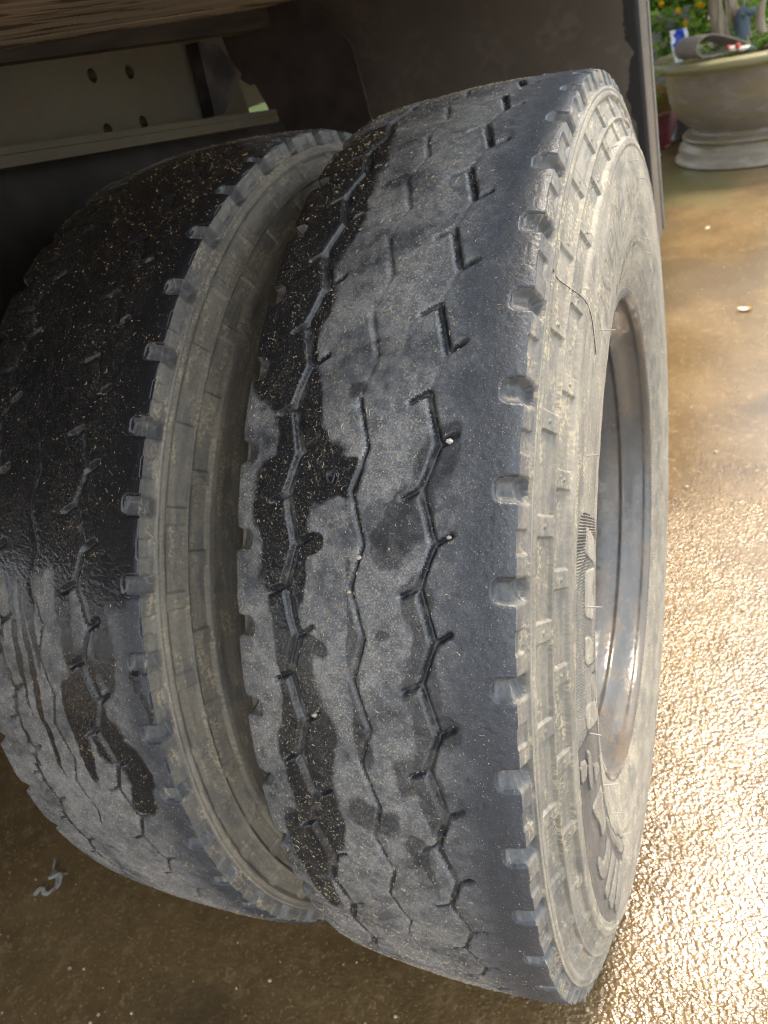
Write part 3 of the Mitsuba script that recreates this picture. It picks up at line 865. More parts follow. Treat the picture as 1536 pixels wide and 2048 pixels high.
def side_point(deg, r, lift=0.0):
    th, s, V, N = OUT
    i = np.argmin(np.abs(th - deg)); j = np.argmin(np.abs(s - float(s_of_r(r))))
    return V[i, j] + N[i, j] * lift, N[i, j]


for (dg, r_, ln) in [(28.8, .4217, .013), (44.4, .430, .013), (59.5, .4216, .012), (12.9, .411, .014), (98.0, .475, .011), (104, .462, .012), (96, .44, .012), (88, .465, .008), (105, .42, .010),
                     (-40, .36, .012), (-20, .35, .014), (-5, .36, .013), (112, .36, .014), (118, .35, .012), (150, .37, .013), (165, .36, .016), (196, .37, .014), (212, .37, .012),
                     (-70, .39, .010), (74, .474, .006), (66.5, .474, .006)]:
    p0, nn = side_point(dg, r_, -.001)
    bend = rng.normal(size=3) * .25
    pts = [p0 + nn * ln * t + bend * ln * t * t * .6 for t in np.linspace(0, 1, 5)]
    add('truck__wheel__rubber_whisker', tube(pts, np.linspace(.00062, .00045, 5), 6), 'whisker_rubber', smooth=True)
th_pts = smooth_curve([side_point(a, b, .0009)[0] for a, b in ((58.37, .5088), (58.74, .4958), (58.92, .4769), (59.1, .4612), (58.56, .4472), (57.1, .436), (55.9, .4278))], 6)
add('thread', tube(th_pts, .00036, 6), 'thread_fibre', 'dark thread lying curved across the pale sidewall', 'thread', smooth=True)


# sawdust-like debris stuck on both treads
def flakes(tyre_, n, density, seed):
    """n bent slivers, each a small closed ridge, lying on the tread"""
    r = np.random.default_rng(seed)
    th, s, V, N = tyre_
    M = n * 12
    dg, xs = r.uniform(-28, 102, M), r.uniform(-.108, .108, M)
    keep = np.nonzero(r.random(M) < density(dg, xs))[0][:n]
    dg, xs = dg[keep], xs[keep]
    n = len(keep)
    i, j = np.searchsorted(th, dg), np.searchsorted(s, xs)
    p0, nn = V[i, j], N[i, j]
    t1 = V[i + 2, j] - p0
    t1 -= nn * (t1 * nn).sum(1, keepdims=True)
    t1 /= np.linalg.norm(t1, axis=1, keepdims=True)
    t2 = np.cross(nn, t1)
    a = r.uniform(0, 6.28, (n, 1))
    ln = r.gamma(2.0, .00032, (n, 1)) + .0004
    w = np.minimum(.00012 + ln * r.uniform(.06, .22, (n, 1)), .0006)
    lg = r.random((n, 1)) < .09
    ln, w = np.where(lg, ln * 2.6, ln), np.where(lg, w * 1.15, w)
    d1, d2 = np.cos(a) * t1 + np.sin(a) * t2, -np.sin(a) * t1 + np.cos(a) * t2
    curve = r.normal(size=(n, 1)) * .35 * ln
    hgt = .00025 + .0004 * r.random((n, 1))
    rows = []
    for q in (-1, -.33, .33, 1):
        tip = abs(q) > .9
        c = p0 + d1 * (q * ln / 2) + d2 * curve * (q * q - .5) + nn * (.00005 + tip * .0002)
        ww = w / 2 * (1 - .6 * tip)
        rows += [c - d2 * ww, c + nn * hgt, c + d2 * ww]
    verts = np.stack(rows, 1).reshape(-1, 3)
    one = [(0, 1, 2), (9, 11, 10)]
    for k in range(3):
        b0 = 3 * k
        one += [(b0, b0 + 3, b0 + 4), (b0, b0 + 4, b0 + 1), (b0 + 1, b0 + 4, b0 + 5), (b0 + 1, b0 + 5, b0 + 2)]
    faces = (np.array(one)[None] + 12 * np.arange(n)[:, None, None]).reshape(-1, 3)
    return tri(verts, faces)


def cl(dg, xs, f, seed):
    return meshkit.fbm(np.stack([dg * .0093 * f, xs * f, np.full_like(dg, .5)], -1), 3, seed)


bsdf('sawdust', proc(lambda p, n, uv: mix((.20, .145, .08), (.55, .48, .34), cell_rand(p.x * 330, p.y * 330, p.z * 330))), 0.75, 0.25)
bsdf('sawdust_inner', proc(lambda p, n, uv: mix((.20, .12, .05), (.55, .42, .25), cell_rand(p.x * 330, p.y * 330, p.z * 330))), 0.75, 0.25)


def dens_out(dg, xs):
    lo = np.where(dg < 35, 1.0, .75)
    return np.clip((.08 + .9 * sst(.075, .02, xs)) * (.15 + 1.9 * np.maximum(0, cl(dg, xs, 40, 5) - .35)) * lo, 0, 1)


def dens_in(dg, xs):
    return np.clip((.15 + 1.8 * np.maximum(0, cl(dg, xs, 40, 8) - .38)) * (.4 + .6 * sst(-.04, .06, xs)), 0, 1)


add('tread_debris', flakes(OUT, 7200, dens_out, 5), 'sawdust', 'pale sawdust-like flecks stuck to the outer tread', 'debris', kind='stuff')
add('tread_debris', flakes(INN, 2800, dens_in, 6), 'sawdust_inner', 'brown flecks stuck to the wet inner tread', 'debris', kind='stuff')


# ------------------------------------------------------------------ ground
def ground_parts(p):
    a = fbm(p.x * 1.3 + 3, p.y * 1.3, 1.0, 4)
    b = fbm(p.x * 7, p.y * 7, 2.0, 4)
    c = fbm(p.x * 60, p.y * 60, 3.0, 3)
    return a, b, c


def ground_color(p, n, uv):
    a, b, c = ground_parts(p)
    k = mix((.078, .048, .019), (.172, .113, .050), dr.clip(b * .9 + (c - .5) * .45, 0, 1))
    k = k * (.84 + .32 * fbm(p.x * 420, p.y * 420, 6.0, 2))
    k = mix(k, (.26, .19, .10), smoothstep(.66, .78, c) * .2 + smoothstep(.80, .86, noise(p.x * 300, p.y * 300, 8.0)) * .5)
    k = mix(k, (.085, .078, .030), smoothstep(.46, .62, a) * smoothstep(2.6, 4.2, p.y + 1.5 * (b - .5)) * .85)   # algae film towards the pots
    return mix(k, (.065, .045, .025), smoothstep(.55, .68, fbm(p.x * 2.2 + 9, p.y * 3.0, 4.0, 4)) * .55)


def ground_wet(p, n, uv):
    b = fbm(p.x * 7, p.y * 7, 2.0, 4)
    return smoothstep(-.12, .02, p.x + (b - .5) * .4)               # rain has reached the ground outside the truck, in a wandering outline


def ground_rough(p, n, uv):
    a, b, c = ground_parts(p)
    return 0.24 + 0.10 * smoothstep(.3, .7, a) + 0.06 * (b - .5)


def ground_bump(p, n, uv):
    return (noise(p.x * 210 + p.y * 80, p.y * 210 - p.x * 80, 1.0) * .0011 + noise(p.x * 460 - p.y * 180, p.y * 460 + p.x * 180, 2.0) * .0008) * (.16 + .95 * smoothstep(1.7, .25, p.y + (fbm(p.x * 2.6, p.y * 2.6, 5.0, 3) - .5) * 1.8) * (.55 + .7 * smoothstep(.35, .6, fbm(p.x * 9, p.y * 9, 7.0, 3))))    # bare aggregate by the wheel, mud smeared over it farther off + fbm(p.x * 14, p.y * 14, 3.0, 2) * .004


bsdf('rained_concrete', proc(ground_color), proc(ground_rough), 0.85, ground_bump, 1.0, 1.2e-3, two=False)
bsdf('dry_concrete', proc(ground_color), 0.8, 0.15, lambda p, n, uv: fbm(p.x * 210, p.y * 210, 1.0, 3) * .0016, 1.0, 1e-3, two=False)
scene['yard_concrete'] = {'type': 'twosided', 'm': {'type': 'blendbsdf', 'weight': proc(ground_wet), 'a': scene.pop('dry_concrete'), 'b': scene.pop('rained_concrete')}}
g = 300.0
add('ground', tri([(-g, -g, 0), (g, -g, 0), (g, g, 0), (-g, g, 0)], [(0, 1, 2), (0, 2, 3)]), 'yard_concrete', 'wet brown earthen concrete yard', kind='structure')

# litter on the ground
bsdf('leaf_dry', proc(lambda p, n, uv: mix((.70, .60, .42), (.55, .26, .06), smoothstep(.0, .02, p.x - .274 + (noise(p.x * 90, p.y * 90) - .5) * .01))), 0.5, 0.4)
bsdf('litter_pale', (.55, .50, .38), 0.6, 0.3)
bsdf('paper_grey', proc(lambda p, n, uv: mix((.13, .125, .11), (.30, .29, .26), fbm(p.x * 120, p.y * 120, p.z * 120, 3))), 0.7, 0.3)


def leaf(cx, cy, ln, wd, rot, curl=.3, zoff=.003):
    n = 9
    v, f = [], []
    for layer in (0, 1):
        for i in range(n):
            t = i / (n - 1)
            w = wd * math.sin(math.pi * min(max(t, .03), .97)) ** .8 / 2
            for q in (-1, 0, 1):
                v.append((ln * (t - .5), q * w, zoff + curl * ln * (abs(q) * .22 + (t - .5) ** 2 * .8) - layer * .0008))
    for i in range(n - 1):
        for q in range(2):
            a = i * 3 + q
            f += [(a, a + 3, a + 4), (a, a + 4, a + 1)]
            b = a + n * 3
            f += [(b, b + 4, b + 3), (b, b + 1, b + 4)]
    m = tri(v, f)
    m.apply_transform(trimesh.transformations.rotation_matrix(rot, [0, 0, 1]))
    m.apply_translation([cx, cy, 0])
    return m


add('fallen_leaf', leaf(.274, 2.086, .050, .028, -.2, .55), 'leaf_dry', 'curled white and orange fallen leaf alone on the wet ground', 'leaf', 'fallen leaves on the wet ground', smooth=True)
add('fallen_leaf', leaf(-.257, 5.01, .05, .045, .6), 'litter_pale', 'small pale round leaf on the ground near the pots', 'leaf', 'fallen leaves on the wet ground', smooth=True)
add('fallen_leaf', leaf(.113, 3.169, .035, .02, 1.2), 'litter_pale', 'tiny pale leaf between the tyre and the big pot', 'leaf', 'fallen leaves on the wet ground', smooth=True)
pts = smooth_curve(np.array([(-.885, -.365, .004), (-.868, -.385, .010), (-.862, -.400, .016), (-.848, -.395, .020), (-.838, -.41, .012), (-.85, -.425, .008), (-.866, -.42, .012), (-.872, -.43, .004)]), 6)
scrap = trimesh.util.concatenate([tube(pts, np.linspace(.002, .0045, len(pts)), 7), tube(pts[8:30] + [.005, .003, .003], .003, 6), tube(smooth_curve([(-.862, -.40, .012), (-.85, -.39, .014), (-.838, -.382, .004)], 5), .0022, 6)])
scrap.vertices = scrap.vertices * [1, 1, .45] + [0, 0, .002]
v = scrap.vertices
scrap.vertices = v + (meshkit.noise(v * 160, 3)[:, None] - .5) * .0055
add('paper_scrap', scrap, 'paper_grey', 'twisted grey paper scrap on the dark ground beneath the truck', 'paper scrap', smooth=True)
grit = []
r2 = np.random.default_rng(12)
for q in range(3200):
    x0, y0 = r2.uniform(-1.4, .9), r2.uniform(-.75, 2.6)
    rd = r2.gamma(1.6, .0006) + .0005
    m = trimesh.creation.icosphere(subdivisions=0, radius=rd)
    m.apply_translation([x0, y0, rd * .3])
    grit.append(m)
bsdf('sandy_grain', proc(lambda p, n, uv: mix((.16, .11, .06), (.50, .42, .30), cell_rand(p.x * 120, p.y * 120))), 0.6, 0.4)
add('grit', trimesh.util.concatenate(grit), 'sandy_grain', 'loose sandy grit scattered on the ground', 'grit', kind='stuff')

# ------------------------------------------------------------------ pots and plants


def glaze(p, n, uv):
    a = fbm(p.x * 5, p.y * 5, p.z * 9, 4)
    c = mix((.120, .100, .074), (.20, .172, .135), a)
    c = mix(c, (.25, .225, .18), smoothstep(.5, .8, fbm(p.x * 11, p.y * 11, p.z * 26, 4)) * .5)
    c = c * (.85 + .3 * fbm(p.x * 60, p.y * 60, p.z * 90, 3))
    c = mix(c, (.15, .12, .05), smoothstep(.5, .68, fbm(p.x * 7 + 4, p.y * 7, p.z * 15 + 2, 4)) * .5)
    moss = smoothstep(.50, .52, p.z + (fbm(p.x * 14, p.y * 14, 3.0, 3) - .5) * .05)
    return mix(c, (.19, .175, .075), moss * .7)


bsdf('pot_glaze', proc(glaze), 0.42, 0.5, lambda p, n, uv: noise(p.z * 130, p.x * 4, p.y * 4) * .0012, 1.0, 2e-3)
PLACE = (.065, 0, 0)
POT = np.array([.330, 4.78])
pot_prof = np.array([1, 1.03]) * smooth_curve([(.02, .04), (.40, .004), (.515, .003), (.522, .02), (.510, .035), (.505, .06), (.500, .085), (.47, .115), (.458, .124), (.480, .132), (.478, .144), (.450, .152), (.425, .158), (.418, .172),
                         (.425, .185), (.440, .195), (.475, .22), (.520, .27), (.550, .33), (.568, .42), (.575, .50), (.58, .512), (.63, .518), (.655, .528), (.662, .545), (.655, .562), (.63, .570),
                         (.56, .570), (.545, .555), (.54, .48)], 4)
body = lathe(pot_prof, 128, .01, 2)
body.apply_translation([POT[0], POT[1], 0])
add('flower_pot__bowl', body, 'pot_glaze', smooth=40)
note('flower_pot', 'large grey-brown glazed pot with mossy rim and stepped foot', 'flower pot')


def soil(cx, cy, r, z, seed, lump=.03):
    m = lathe([(0.0005, z + lump), (r * .3, z + lump * .8), (r * .6, z + lump * .5), (r * .9, z), (r, z - .01)], 40)
    v = m.vertices
    v[:, 2] += (meshkit.fbm(v * 40, 3, seed) - .5) * .03
    m.apply_translation([cx, cy, 0])
    return m


bsdf('soil', proc(lambda p, n, uv: mix((.04, .028, .015), (.14, .095, .045), fbm(p.x * 120, p.y * 120, p.z * 120, 3))), 0.9, 0.2)
add('flower_pot__soil', soil(POT[0], POT[1], .545, .535, 3), 'soil', smooth=True)

bsdf('maroon_glaze', proc(lambda p, n, uv: mix((.14, .030, .038), (.24, .065, .070), fbm(p.x * 9, p.y * 9, p.z * 14, 3))), 0.3, 0.5)
bsdf('maroon_rim', (.30, .17, .12), 0.4, 0.5)
m = lathe(smooth_curve([(.02, .02), (.10, .003), (.125, .003), (.128, .012), (.122, .02), (.135, .06), (.158, .12), (.172, .18), (.176, .222), (.168, .222), (.16, .18)], 4), 64)
P2 = (-.385, 5.30)
m.apply_translation([P2[0], P2[1], 0])
add('maroon_pot__bowl', m, 'maroon_glaze', smooth=40)
m = lathe(smooth_curve([(.168, .2225), (.186, .226), (.188, .238), (.178, .244), (.166, .238), (.166, .2225)], 3), 64)
m.apply_translation([P2[0], P2[1], 0])
add('maroon_pot__rim', m, 'maroon_rim', smooth=40)
note('maroon_pot', 'small glossy maroon pot half hidden behind the mud flap', 'flower pot')
bsdf('coir', proc(lambda p, n, uv: mix((.12, .075, .022), (.30, .20, .075), fbm(p.x * 160, p.y * 160, p.z * 160, 3))), 0.9, 0.2)
m = trimesh.creation.icosphere(subdivisions=4, radius=.155)
m.vertices = m.vertices * [1, 1, .85] * (1 + .10 * (meshkit.fbm(m.vertices * 40, 3, 4) - .5))[:, None] + [P2[0] + .012, P2[1], .268]
add('coir_ball', m, 'coir', 'brown fibrous root ball filling the maroon pot', 'root ball', smooth=True)
bsdf('blue_glaze', proc(lambda p, n, uv: mix((.10, .12, .13), (.22, .24, .25), fbm(p.x * 12, p.y * 12, p.z * 12, 3))), 0.4, 0.5)
m = lathe(smooth_curve([(.02, .01), (.13, .003), (.145, .006), (.14, .03), (.125, .12), (.108, .2), (.112, .212), (.10, .212), (.095, .17)], 4), 64)
m.apply_translation([-.155, 5.55, 0])
add('blue_grey_pot', m, 'blue_glaze', 'plain blue-grey pot on the ground behind the big pot', 'flower pot', smooth=40)

# leaves


def leaf_bsdf(key, lo, hi):
    scene[key] = {'type': 'principledthin', 'base_color': proc(lambda p, n, uv: mix(lo, hi, cell_rand(p.x * 55, p.y * 55, p.z * 55))), 'roughness': 0.45, 'diff_trans': 0.7}


leaf_bsdf('leaf_green', (.045, .11, .018), (.16, .27, .05))
leaf_bsdf('leaf_bright', (.10, .20, .03), (.28, .40, .09))
leaf_bsdf('leaf_dark', (.02, .05, .014), (.07, .12, .03))
scene['petal_yellow'] = {'type': 'principledthin', 'base_color': {'type': 'rgb', 'value': [.75, .50, .02]}, 'roughness': 0.5, 'diff_trans': 0.6}


def leaf_cloud(n, center, spread, size, seed, clumps=0):
    r = np.random.default_rng(seed)
    c = np.asarray(center, float); sp = np.asarray(spread, float)
    if clumps:
        cc = c + r.normal(size=(clumps, 3)) * sp * .55
        pos = cc[r.integers(0, clumps, n)] + r.normal(size=(n, 3)) * sp * .20
    else:
        pos = c + r.normal(size=(n, 3)) * sp * .5
    V, F = [], []
    t = np.array([0, .28, .6, 1.0]); w = np.array([.05, .42, .36, .02])
    for p in pos:
        d = r.normal(size=3); d[2] = d[2] * .5 - .15; d /= np.linalg.norm(d)
        nn = np.cross(d, r.normal(size=3)); nn /= np.linalg.norm(nn)
        b = np.cross(nn, d)
        ln = size * r.uniform(.6, 1.3)
        base = len(V)
        for ti, wi in zip(t, w):
            cen = p + d * ln * ti + b * ln * .12 * math.sin(ti * 3) - np.array([0, 0, 1]) * ln * .18 * ti * ti
            V += [cen - nn * wi * ln * .55 + b * wi * ln * .12, cen, cen + nn * wi * ln * .55 + b * wi * ln * .12]
        for k in range(3):
            for q in range(2):
                a = base + 3 * k + q
                F += [(a, a + 3, a + 4), (a, a + 4, a + 1)]
    return tri(V, F)


def twig(pts, r0, r1, n=6):
    c = smooth_curve(pts, n)
    return tube(c, np.linspace(r0, r1, len(c)), 7)


bsdf('bark', proc(lambda p, n, uv: mix((.16, .125, .085), (.36, .31, .24), fbm(p.x * 40, p.y * 40, p.z * 14, 4))), 0.85, 0.2)
PLACE = (.065, 0, .015)
# tree in the big pot: pale trunk with hanging roots
trunk = trimesh.util.concatenate([
    twig([(.075, 4.80, .52), (.06, 4.80, .66), (.03, 4.82, .80), (.04, 4.86, 1.0), (.0, 4.9, 1.3)], .050, .028),
    twig([(.20, 4.86, .52), (.16, 4.85, .68), (.10, 4.86, .84), (.12, 4.9, 1.1), (.2, 4.95, 1.4)], .035, .02),
    twig([(.30, 4.92, .52), (.27, 4.95, .7), (.32, 4.97, .9), (.36, 5.0, 1.3)], .03, .018)])
add('potted_tree__trunk', trunk, 'bark', smooth=True)
roots = [twig([(.05 + .03 * q, 4.77 + .01 * (q % 3), .86), (.055 + .032 * q + .01 * math.sin(q * 2.1), 4.755, .72), (.05 + .036 * q, 4.75, .55)], .006, .004) for q in range(6)]
add('potted_tree__hanging_root', trimesh.util.concatenate(roots), 'bark', smooth=True, kind='stuff')
add('potted_tree__crown', leaf_cloud(1500, (.15, 4.95, 1.25), (.75, .5, .5), .07, 21, 40), 'leaf_green', kind='stuff')
note('potted_tree', 'pale-trunked little tree with hanging roots in the big pot', 'tree')


def fern(base, n, ln, seed, lean):
    r = np.random.default_rng(seed)
    out = []
    for i in range(n):
        a = r.uniform(0, 6.28) if n > 3 else lean + r.normal() * .5
        L = ln * r.uniform(.7, 1.15)
        V, F = [], []
        dirh = np.array([math.cos(a), math.sin(a), 0]); sidev = np.array([-math.sin(a), math.cos(a), 0])
        K = 16
        for k in range(K):
            t = (k + 1) / K
            c = np.array(base) + dirh * L * .75 * t + np.array([0, 0, 1]) * L * (1.0 * t - .75 * t * t)
            w = L * .17 * math.sin(math.pi * (.12 + .86 * t)) + .004
            for sg in (-1, 1):
                tip = c + sidev * sg * w + dirh * w * .35 - np.array([0, 0, 1]) * w * .25
                hw = dirh * L / K * .36
                b0 = len(V)
                V += [c - hw, c + hw, tip + hw * .3, tip - hw * .3]
                F += [(b0, b0 + 1, b0 + 2), (b0, b0 + 2, b0 + 3)]
        out.append(tri(V, F))
    return out


for (bx, by, bz, n, ln, sd, lbl) in [(.255, 4.62, .53, 9, .30, 4, 'bright green fern sprouting at the right of the big pot'), (.13, 4.55, .54, 6, .13, 9, 'small green fern beside the rolled mat on the big pot')]:
    key = numbered('fern')
    note(key, lbl, 'fern', 'ferns growing in the big pot')
    for fr_ in fern((bx, by, bz), n, ln, sd, 0):
        add(f'{key}__frond', fr_, 'leaf_bright')
add('pot_moss', leaf_cloud(500, (.12, 4.70, .56), (.45, .25, .05), .03, 31, 18), 'leaf_green', 'low green moss and weeds over the soil of the big pot', 'moss', kind='stuff')

# seedling in the maroon pot
PLACE = (.065, 0, 0)
key = numbered('seedling')
note(key, 'young plant with pale green leaves in the maroon pot', 'plant')
add(f'{key}__stem', twig([(-.40, 5.2, .28), (-.405, 5.18, .36), (-.40, 5.16, .45)], .004, .003), 'leaf_dark', smooth=True)
add(f'{key}__leaf', leaf_cloud(45, (-.365, 5.14, .36), (.07, .05, .13), .055, 33), 'leaf_bright', kind='stuff')

# flowering shrub behind, other bushes, and the yard beyond
key = numbered('flowering_shrub')
note(key, 'bushy shrub with yellow flowers behind the big pot', 'shrub')
stems = [twig([(-.3 + .12 * q, 5.9, 0), (-.32 + .13 * q, 5.9 + .05 * q, .5), (-.35 + .16 * q, 5.85, 1.0), (-.4 + .2 * q, 5.8, 1.5)], .014, .006) for q in range(5)]
add(f'{key}__stem', trimesh.util.concatenate(stems), 'bark', smooth=True)
add(f'{key}__crown', leaf_cloud(2600, (-.12, 5.85, 1.12), (.72, .35, .55), .085, 41, 60), 'leaf_green', kind='stuff')
add(f'{key}__crown', leaf_cloud(900, (-.15, 5.7, 1.05), (.7, .35, .5), .08, 42, 40), 'leaf_bright', kind='stuff')


def flower(c, rad, seed):
    r = np.random.default_rng(seed)
    V, F = [], []
    for k in range(6):
        a = k / 6 * 6.283 + r.uniform(-.2, .2)
        d = np.array([math.cos(a), -.35, math.sin(a)]); sdv = np.array([-math.sin(a), 0, math.cos(a)])
        b0 = len(V)
        c0 = np.array(c)
        V += [c0, c0 + d * rad * .6 - sdv * rad * .35, c0 + d * rad * 1.1, c0 + d * rad * .6 + sdv * rad * .35, c0 + d * rad * .5 + np.array([0, -.01, 0])]
        F += [(b0, b0 + 1, b0 + 4), (b0 + 1, b0 + 2, b0 + 4), (b0 + 2, b0 + 3, b0 + 4), (b0 + 3, b0, b0 + 4)]
    return tri(V, F)


for i, c in enumerate([(-.155, 5.28, .722), (-.085, 5.30, .81), (-.06, 5.32, .80), (-.20, 5.3, .80), (-.02, 5.33, .85), (-.30, 5.3, .86), (.05, 5.3, .92), (-.12, 5.3, .92)]):
    add(f'{key}__flower', flower(c, .019, i), 'petal_yellow')
key = numbered('dark_bush')
note(key, 'dense dark bush farther back behind the pots', 'shrub')
add(f'{key}__crown', leaf_cloud(3200, (.1, 7.3, .95), (1.5, .5, .75), .11, 51, 90), 'leaf_dark', kind='stuff')
add(f'{key}__stem', trimesh.util.concatenate([twig([(q * .3 - .6, 7.3, 0), (q * .32 - .6, 7.3, .6), (q * .35 - .7, 7.25, 1.3)], .02, .008) for q in range(5)]), 'bark', smooth=True)
key = numbered('yellow_bush')
note(key, 'sunlit yellow-green bush low behind the big pot', 'shrub')
add(f'{key}__crown', leaf_cloud(500, (.02, 5.45, .60), (.24, .15, .16), .06, 57, 16), 'leaf_bright', kind='stuff')
add(f'{key}__stem', twig([(.02, 5.45, 0), (.02, 5.45, .3), (.03, 5.45, .6)], .01, .005), 'bark', smooth=True)

# grey ribbed sheet leaning behind the pots
bsdf('sheet_grey', proc(lambda p, n, uv: mix((.30, .30, .28), (.48, .48, .46), fbm(p.x * 14, p.y * 14, p.z * 40, 3))), 0.5, 0.4)
zz = np.linspace(.0, .80, 161)
prof_ = [(5.62 + .006 * math.sin(z * 2 * math.pi / .022), z) for z in zz]
v, f = [], []
for (y_, z_) in prof_:
    v += [(-.50, y_, z_), (-.13, y_, z_), (-.13, y_ + .004, z_), (-.50, y_ + .004, z_)]
for i in range(len(zz) - 1):
    for k in range(4):
        a, b = 4 * i + k, 4 * i + (k + 1) % 4
        f += [(a, b, b + 4), (a, b + 4, a + 4)]
m = tri(v, f); m.fix_normals()
add('ribbed_sheet', m, 'sheet_grey', 'grey ribbed sheet standing upright behind the pots', 'panel', smooth=35)

PLACE = (.065, 0, .018)
# rolled rubber mat on the rim of the big pot: a folded sheet, drop-shaped in section
bsdf('mat_rubber', proc(lambda p, n, uv: mix((.14, .125, .11), (.25, .225, .20), fbm(p.x * 18, p.y * 18, p.z * 18, 3))), 0.55, 0.4)
drop = smooth_curve([(.275, -.004), (.20, -.002), (.10, -.004), (.035, .002), (.004, .028), (.0, .055), (.016, .085), (.05, .100), (.09, .098), (.15, .076), (.21, .046), (.262, .020)], 6)
nrm2 = np.gradient(drop, axis=0); nrm2 = np.stack([-nrm2[:, 1], nrm2[:, 0]], 1); nrm2 /= np.linalg.norm(nrm2, axis=1, keepdims=True)
loop = np.vstack([drop + nrm2 * .0035, (drop - nrm2 * .0035)[::-1]])
O = np.array([-.045, 4.30, .590])
ax_u, ax_w, ax_v = np.array([.98, .12, .0]), np.array([-.62, .78, -.02]), np.array([0, 0, 1.0])
n = len(loop)
v = np.vstack([O + loop[:, :1] * ax_u + loop[:, 1:] * ax_v, O + .20 * ax_w + loop[:, :1] * ax_u + loop[:, 1:] * ax_v])
f = []
for k in range(n):
    k2 = (k + 1) % n
    f += [(k, k2, n + k2), (k, n + k2, n + k)]
h2 = n // 2
for off, flip in ((0, 1), (n, 0)):
    for k in range(h2 - 1):
        a, b, c_, d_ = off + k, off + k + 1, off + n - 2 - k, off + n - 1 - k
        q = [(a, b, c_), (a, c_, d_)]
        f += [t[::-1] for t in q] if flip else q
m = tri(v, f); m.fix_normals()
add('rubber_mat', m, 'mat_rubber', 'folded grey rubber mat lying on the rim of the big pot', 'mat', smooth=40)
# red and white cloth bundle tucked by the mat
bsdf('red_cloth', (.36, .06, .05), 0.7, 0.3)
bsdf('white_cloth', (.62, .55, .48), 0.8, 0.3)
bsdf('navy_cloth', (.06, .08, .11), 0.7, 0.3)


def lump(c, rad, seed):
    m = trimesh.creation.icosphere(subdivisions=3, radius=1.0)
    vv = m.vertices * (1 + .5 * (meshkit.fbm(m.vertices * 1.6 + seed, 3, seed) - .5))[:, None]
    return tri(vv * np.asarray(rad) + np.asarray(c), m.faces)


key = numbered('cloth_bundle')
note(key, 'red and white cloth bundle tucked into the open end of the mat', 'cloth')
for c, rad, mt in (((.115, 4.30, .612), (.017, .018, .011), 'red_cloth'), ((.158, 4.28, .612), (.017, .018, .014), 'red_cloth'), ((.138, 4.29, .604), (.026, .02, .014), 'white_cloth'), ((.19, 4.27, .596), (.030, .02, .012), 'white_cloth'), ((.215, 4.27, .590), (.030, .02, .012), 'navy_cloth')):
    add(f'{key}__fold', lump(c, rad, 3 + int(c[0] * 100)), mt, smooth=True)
m = trimesh.util.concatenate([lump((.175, 4.72, .66), (.045, .04, .10), 31), lump((.20, 4.72, .73), (.05, .035, .03), 35)])
add('dark_cloth', m, 'navy_cloth', 'dark blue-grey rag hanging by the trunk in the big pot', 'cloth', smooth=True)
# white plastic bag with blue print
bsdf('bag_plastic', proc(lambda p, n, uv: mix((.66, .69, .74), (.03, .07, .42), smoothstep(.46, .50, noise(p.x * 60 + 3, p.z * 42, 3.0) * .55 + .45 * smoothstep(.035, .015, dr.abs(p.x + .093))) * smoothstep(.625, .635, p.z))), 0.35, 0.5)
m = trimesh.creation.box(extents=(.085, .03, .17)).subdivide().subdivide().subdivide().subdivide()
vv = m.vertices
zq = (vv[:, 2] + .085) / .17
vv[:, 0] *= .35 + .75 * np.sin(np.clip(zq, 0, 1) * 2.2) + .12 * (zq > .8)
vv += (meshkit.fbm(vv * 26 + 5, 3, 7)[:, None] - .5) * [.03, .03, .012]
m = tri(vv + [-.158, 4.66, .640], m.faces)
add('plastic_bag', m, 'bag_plastic', 'crumpled white plastic bag with blue print at the left of the big pot', 'bag', smooth=True)
add('stick', twig([(-.42, 4.9, .62), (-.33, 4.75, .585), (-.20, 4.50, .578)], .006, .004), 'bark', 'thin stick resting on the mossy rim of the big pot', 'stick', smooth=True)
PLACE = (.065, 0, 0)
bsdf('orange_plastic', (.60, .16, .07), 0.4, 0.5)
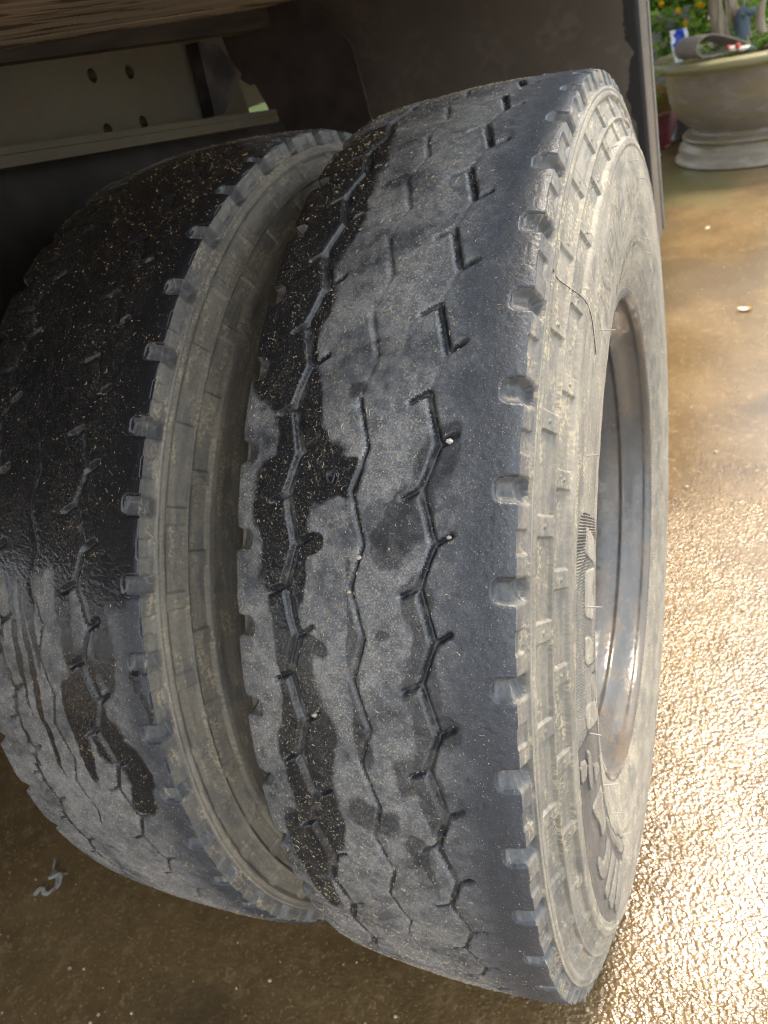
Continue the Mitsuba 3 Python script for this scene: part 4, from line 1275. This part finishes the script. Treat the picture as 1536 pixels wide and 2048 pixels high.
bsdf('pale_blue_plastic', (.42, .50, .58), 0.4, 0.5)
m = lathe([(.001, .0), (.04, .0), (.048, .13), (.050, .135), (.044, .135), (.038, .01)], 32); m.apply_translation([-.385, 5.8, .42])
b_ = box(-.60, -.15, 5.70, 5.95, .38, .418, .004)
bsdf('shelf_wood', proc(lambda p, n, uv: mix((.2, .14, .08), (.36, .27, .17), fbm(p.x * 4, p.y * 60, p.z * 60, 3))), 0.8, 0.2)
key = numbered('low_bench')
note(key, 'low wooden bench behind the small pots', 'bench')
add(f'{key}__top', b_, 'shelf_wood')
for lx in (-.58, -.19):
    for ly in (5.72, 5.91):
        add(f'{key}__leg', box(lx, lx + .03, ly, ly + .03, 0, .378, .003), 'shelf_wood')
add('orange_cup', m, 'orange_plastic', 'orange plastic cup on the low bench', 'cup', smooth=35)
m = lathe(smooth_curve([(.002, 0), (.034, .002), (.036, .08), (.030, .11), (.014, .13), (.014, .15), (.001, .152)], 4), 32); m.apply_translation([-.275, 5.8, .42])
add('pale_bottle', m, 'pale_blue_plastic', 'pale blue plastic bottle on the low bench', 'bottle', smooth=35)
m = pebble(.022, 8); m.apply_translation([-.365, 5.03, .205 + .0])
m2 = tube([(-.375, 5.08, .23), (-.365, 5.07, .20), (-.365, 5.06, .17)], [.010, .022, .008], 10)
add('maroon_pot__white_tag', m2, 'white_cloth', smooth=True)

PLACE = None
# painted wall and a house wall that close the yard
bsdf('green_wall', proc(lambda p, n, uv: mix((.095, .12, .045), (.14, .17, .075), fbm(p.x * 3, p.z * 5, 1.0, 4))), 0.8, 0.2)
bsdf('plaster', proc(lambda p, n, uv: mix((.50, .46, .38), (.66, .62, .54), fbm(p.x * 2, p.z * 3, 1.0, 4))), 0.85, 0.2)
add('painted_wall', box(-14, -1.9, 8.2, 8.4, 0, 2.2, .01), 'green_wall', 'pale green painted wall seen through the gap under the truck', 'wall')
add('yard_wall', box(-1.6, 9.0, 9.0, 9.2, 0, 2.4, .01), 'plaster', 'plastered yard wall behind the bushes', 'wall')
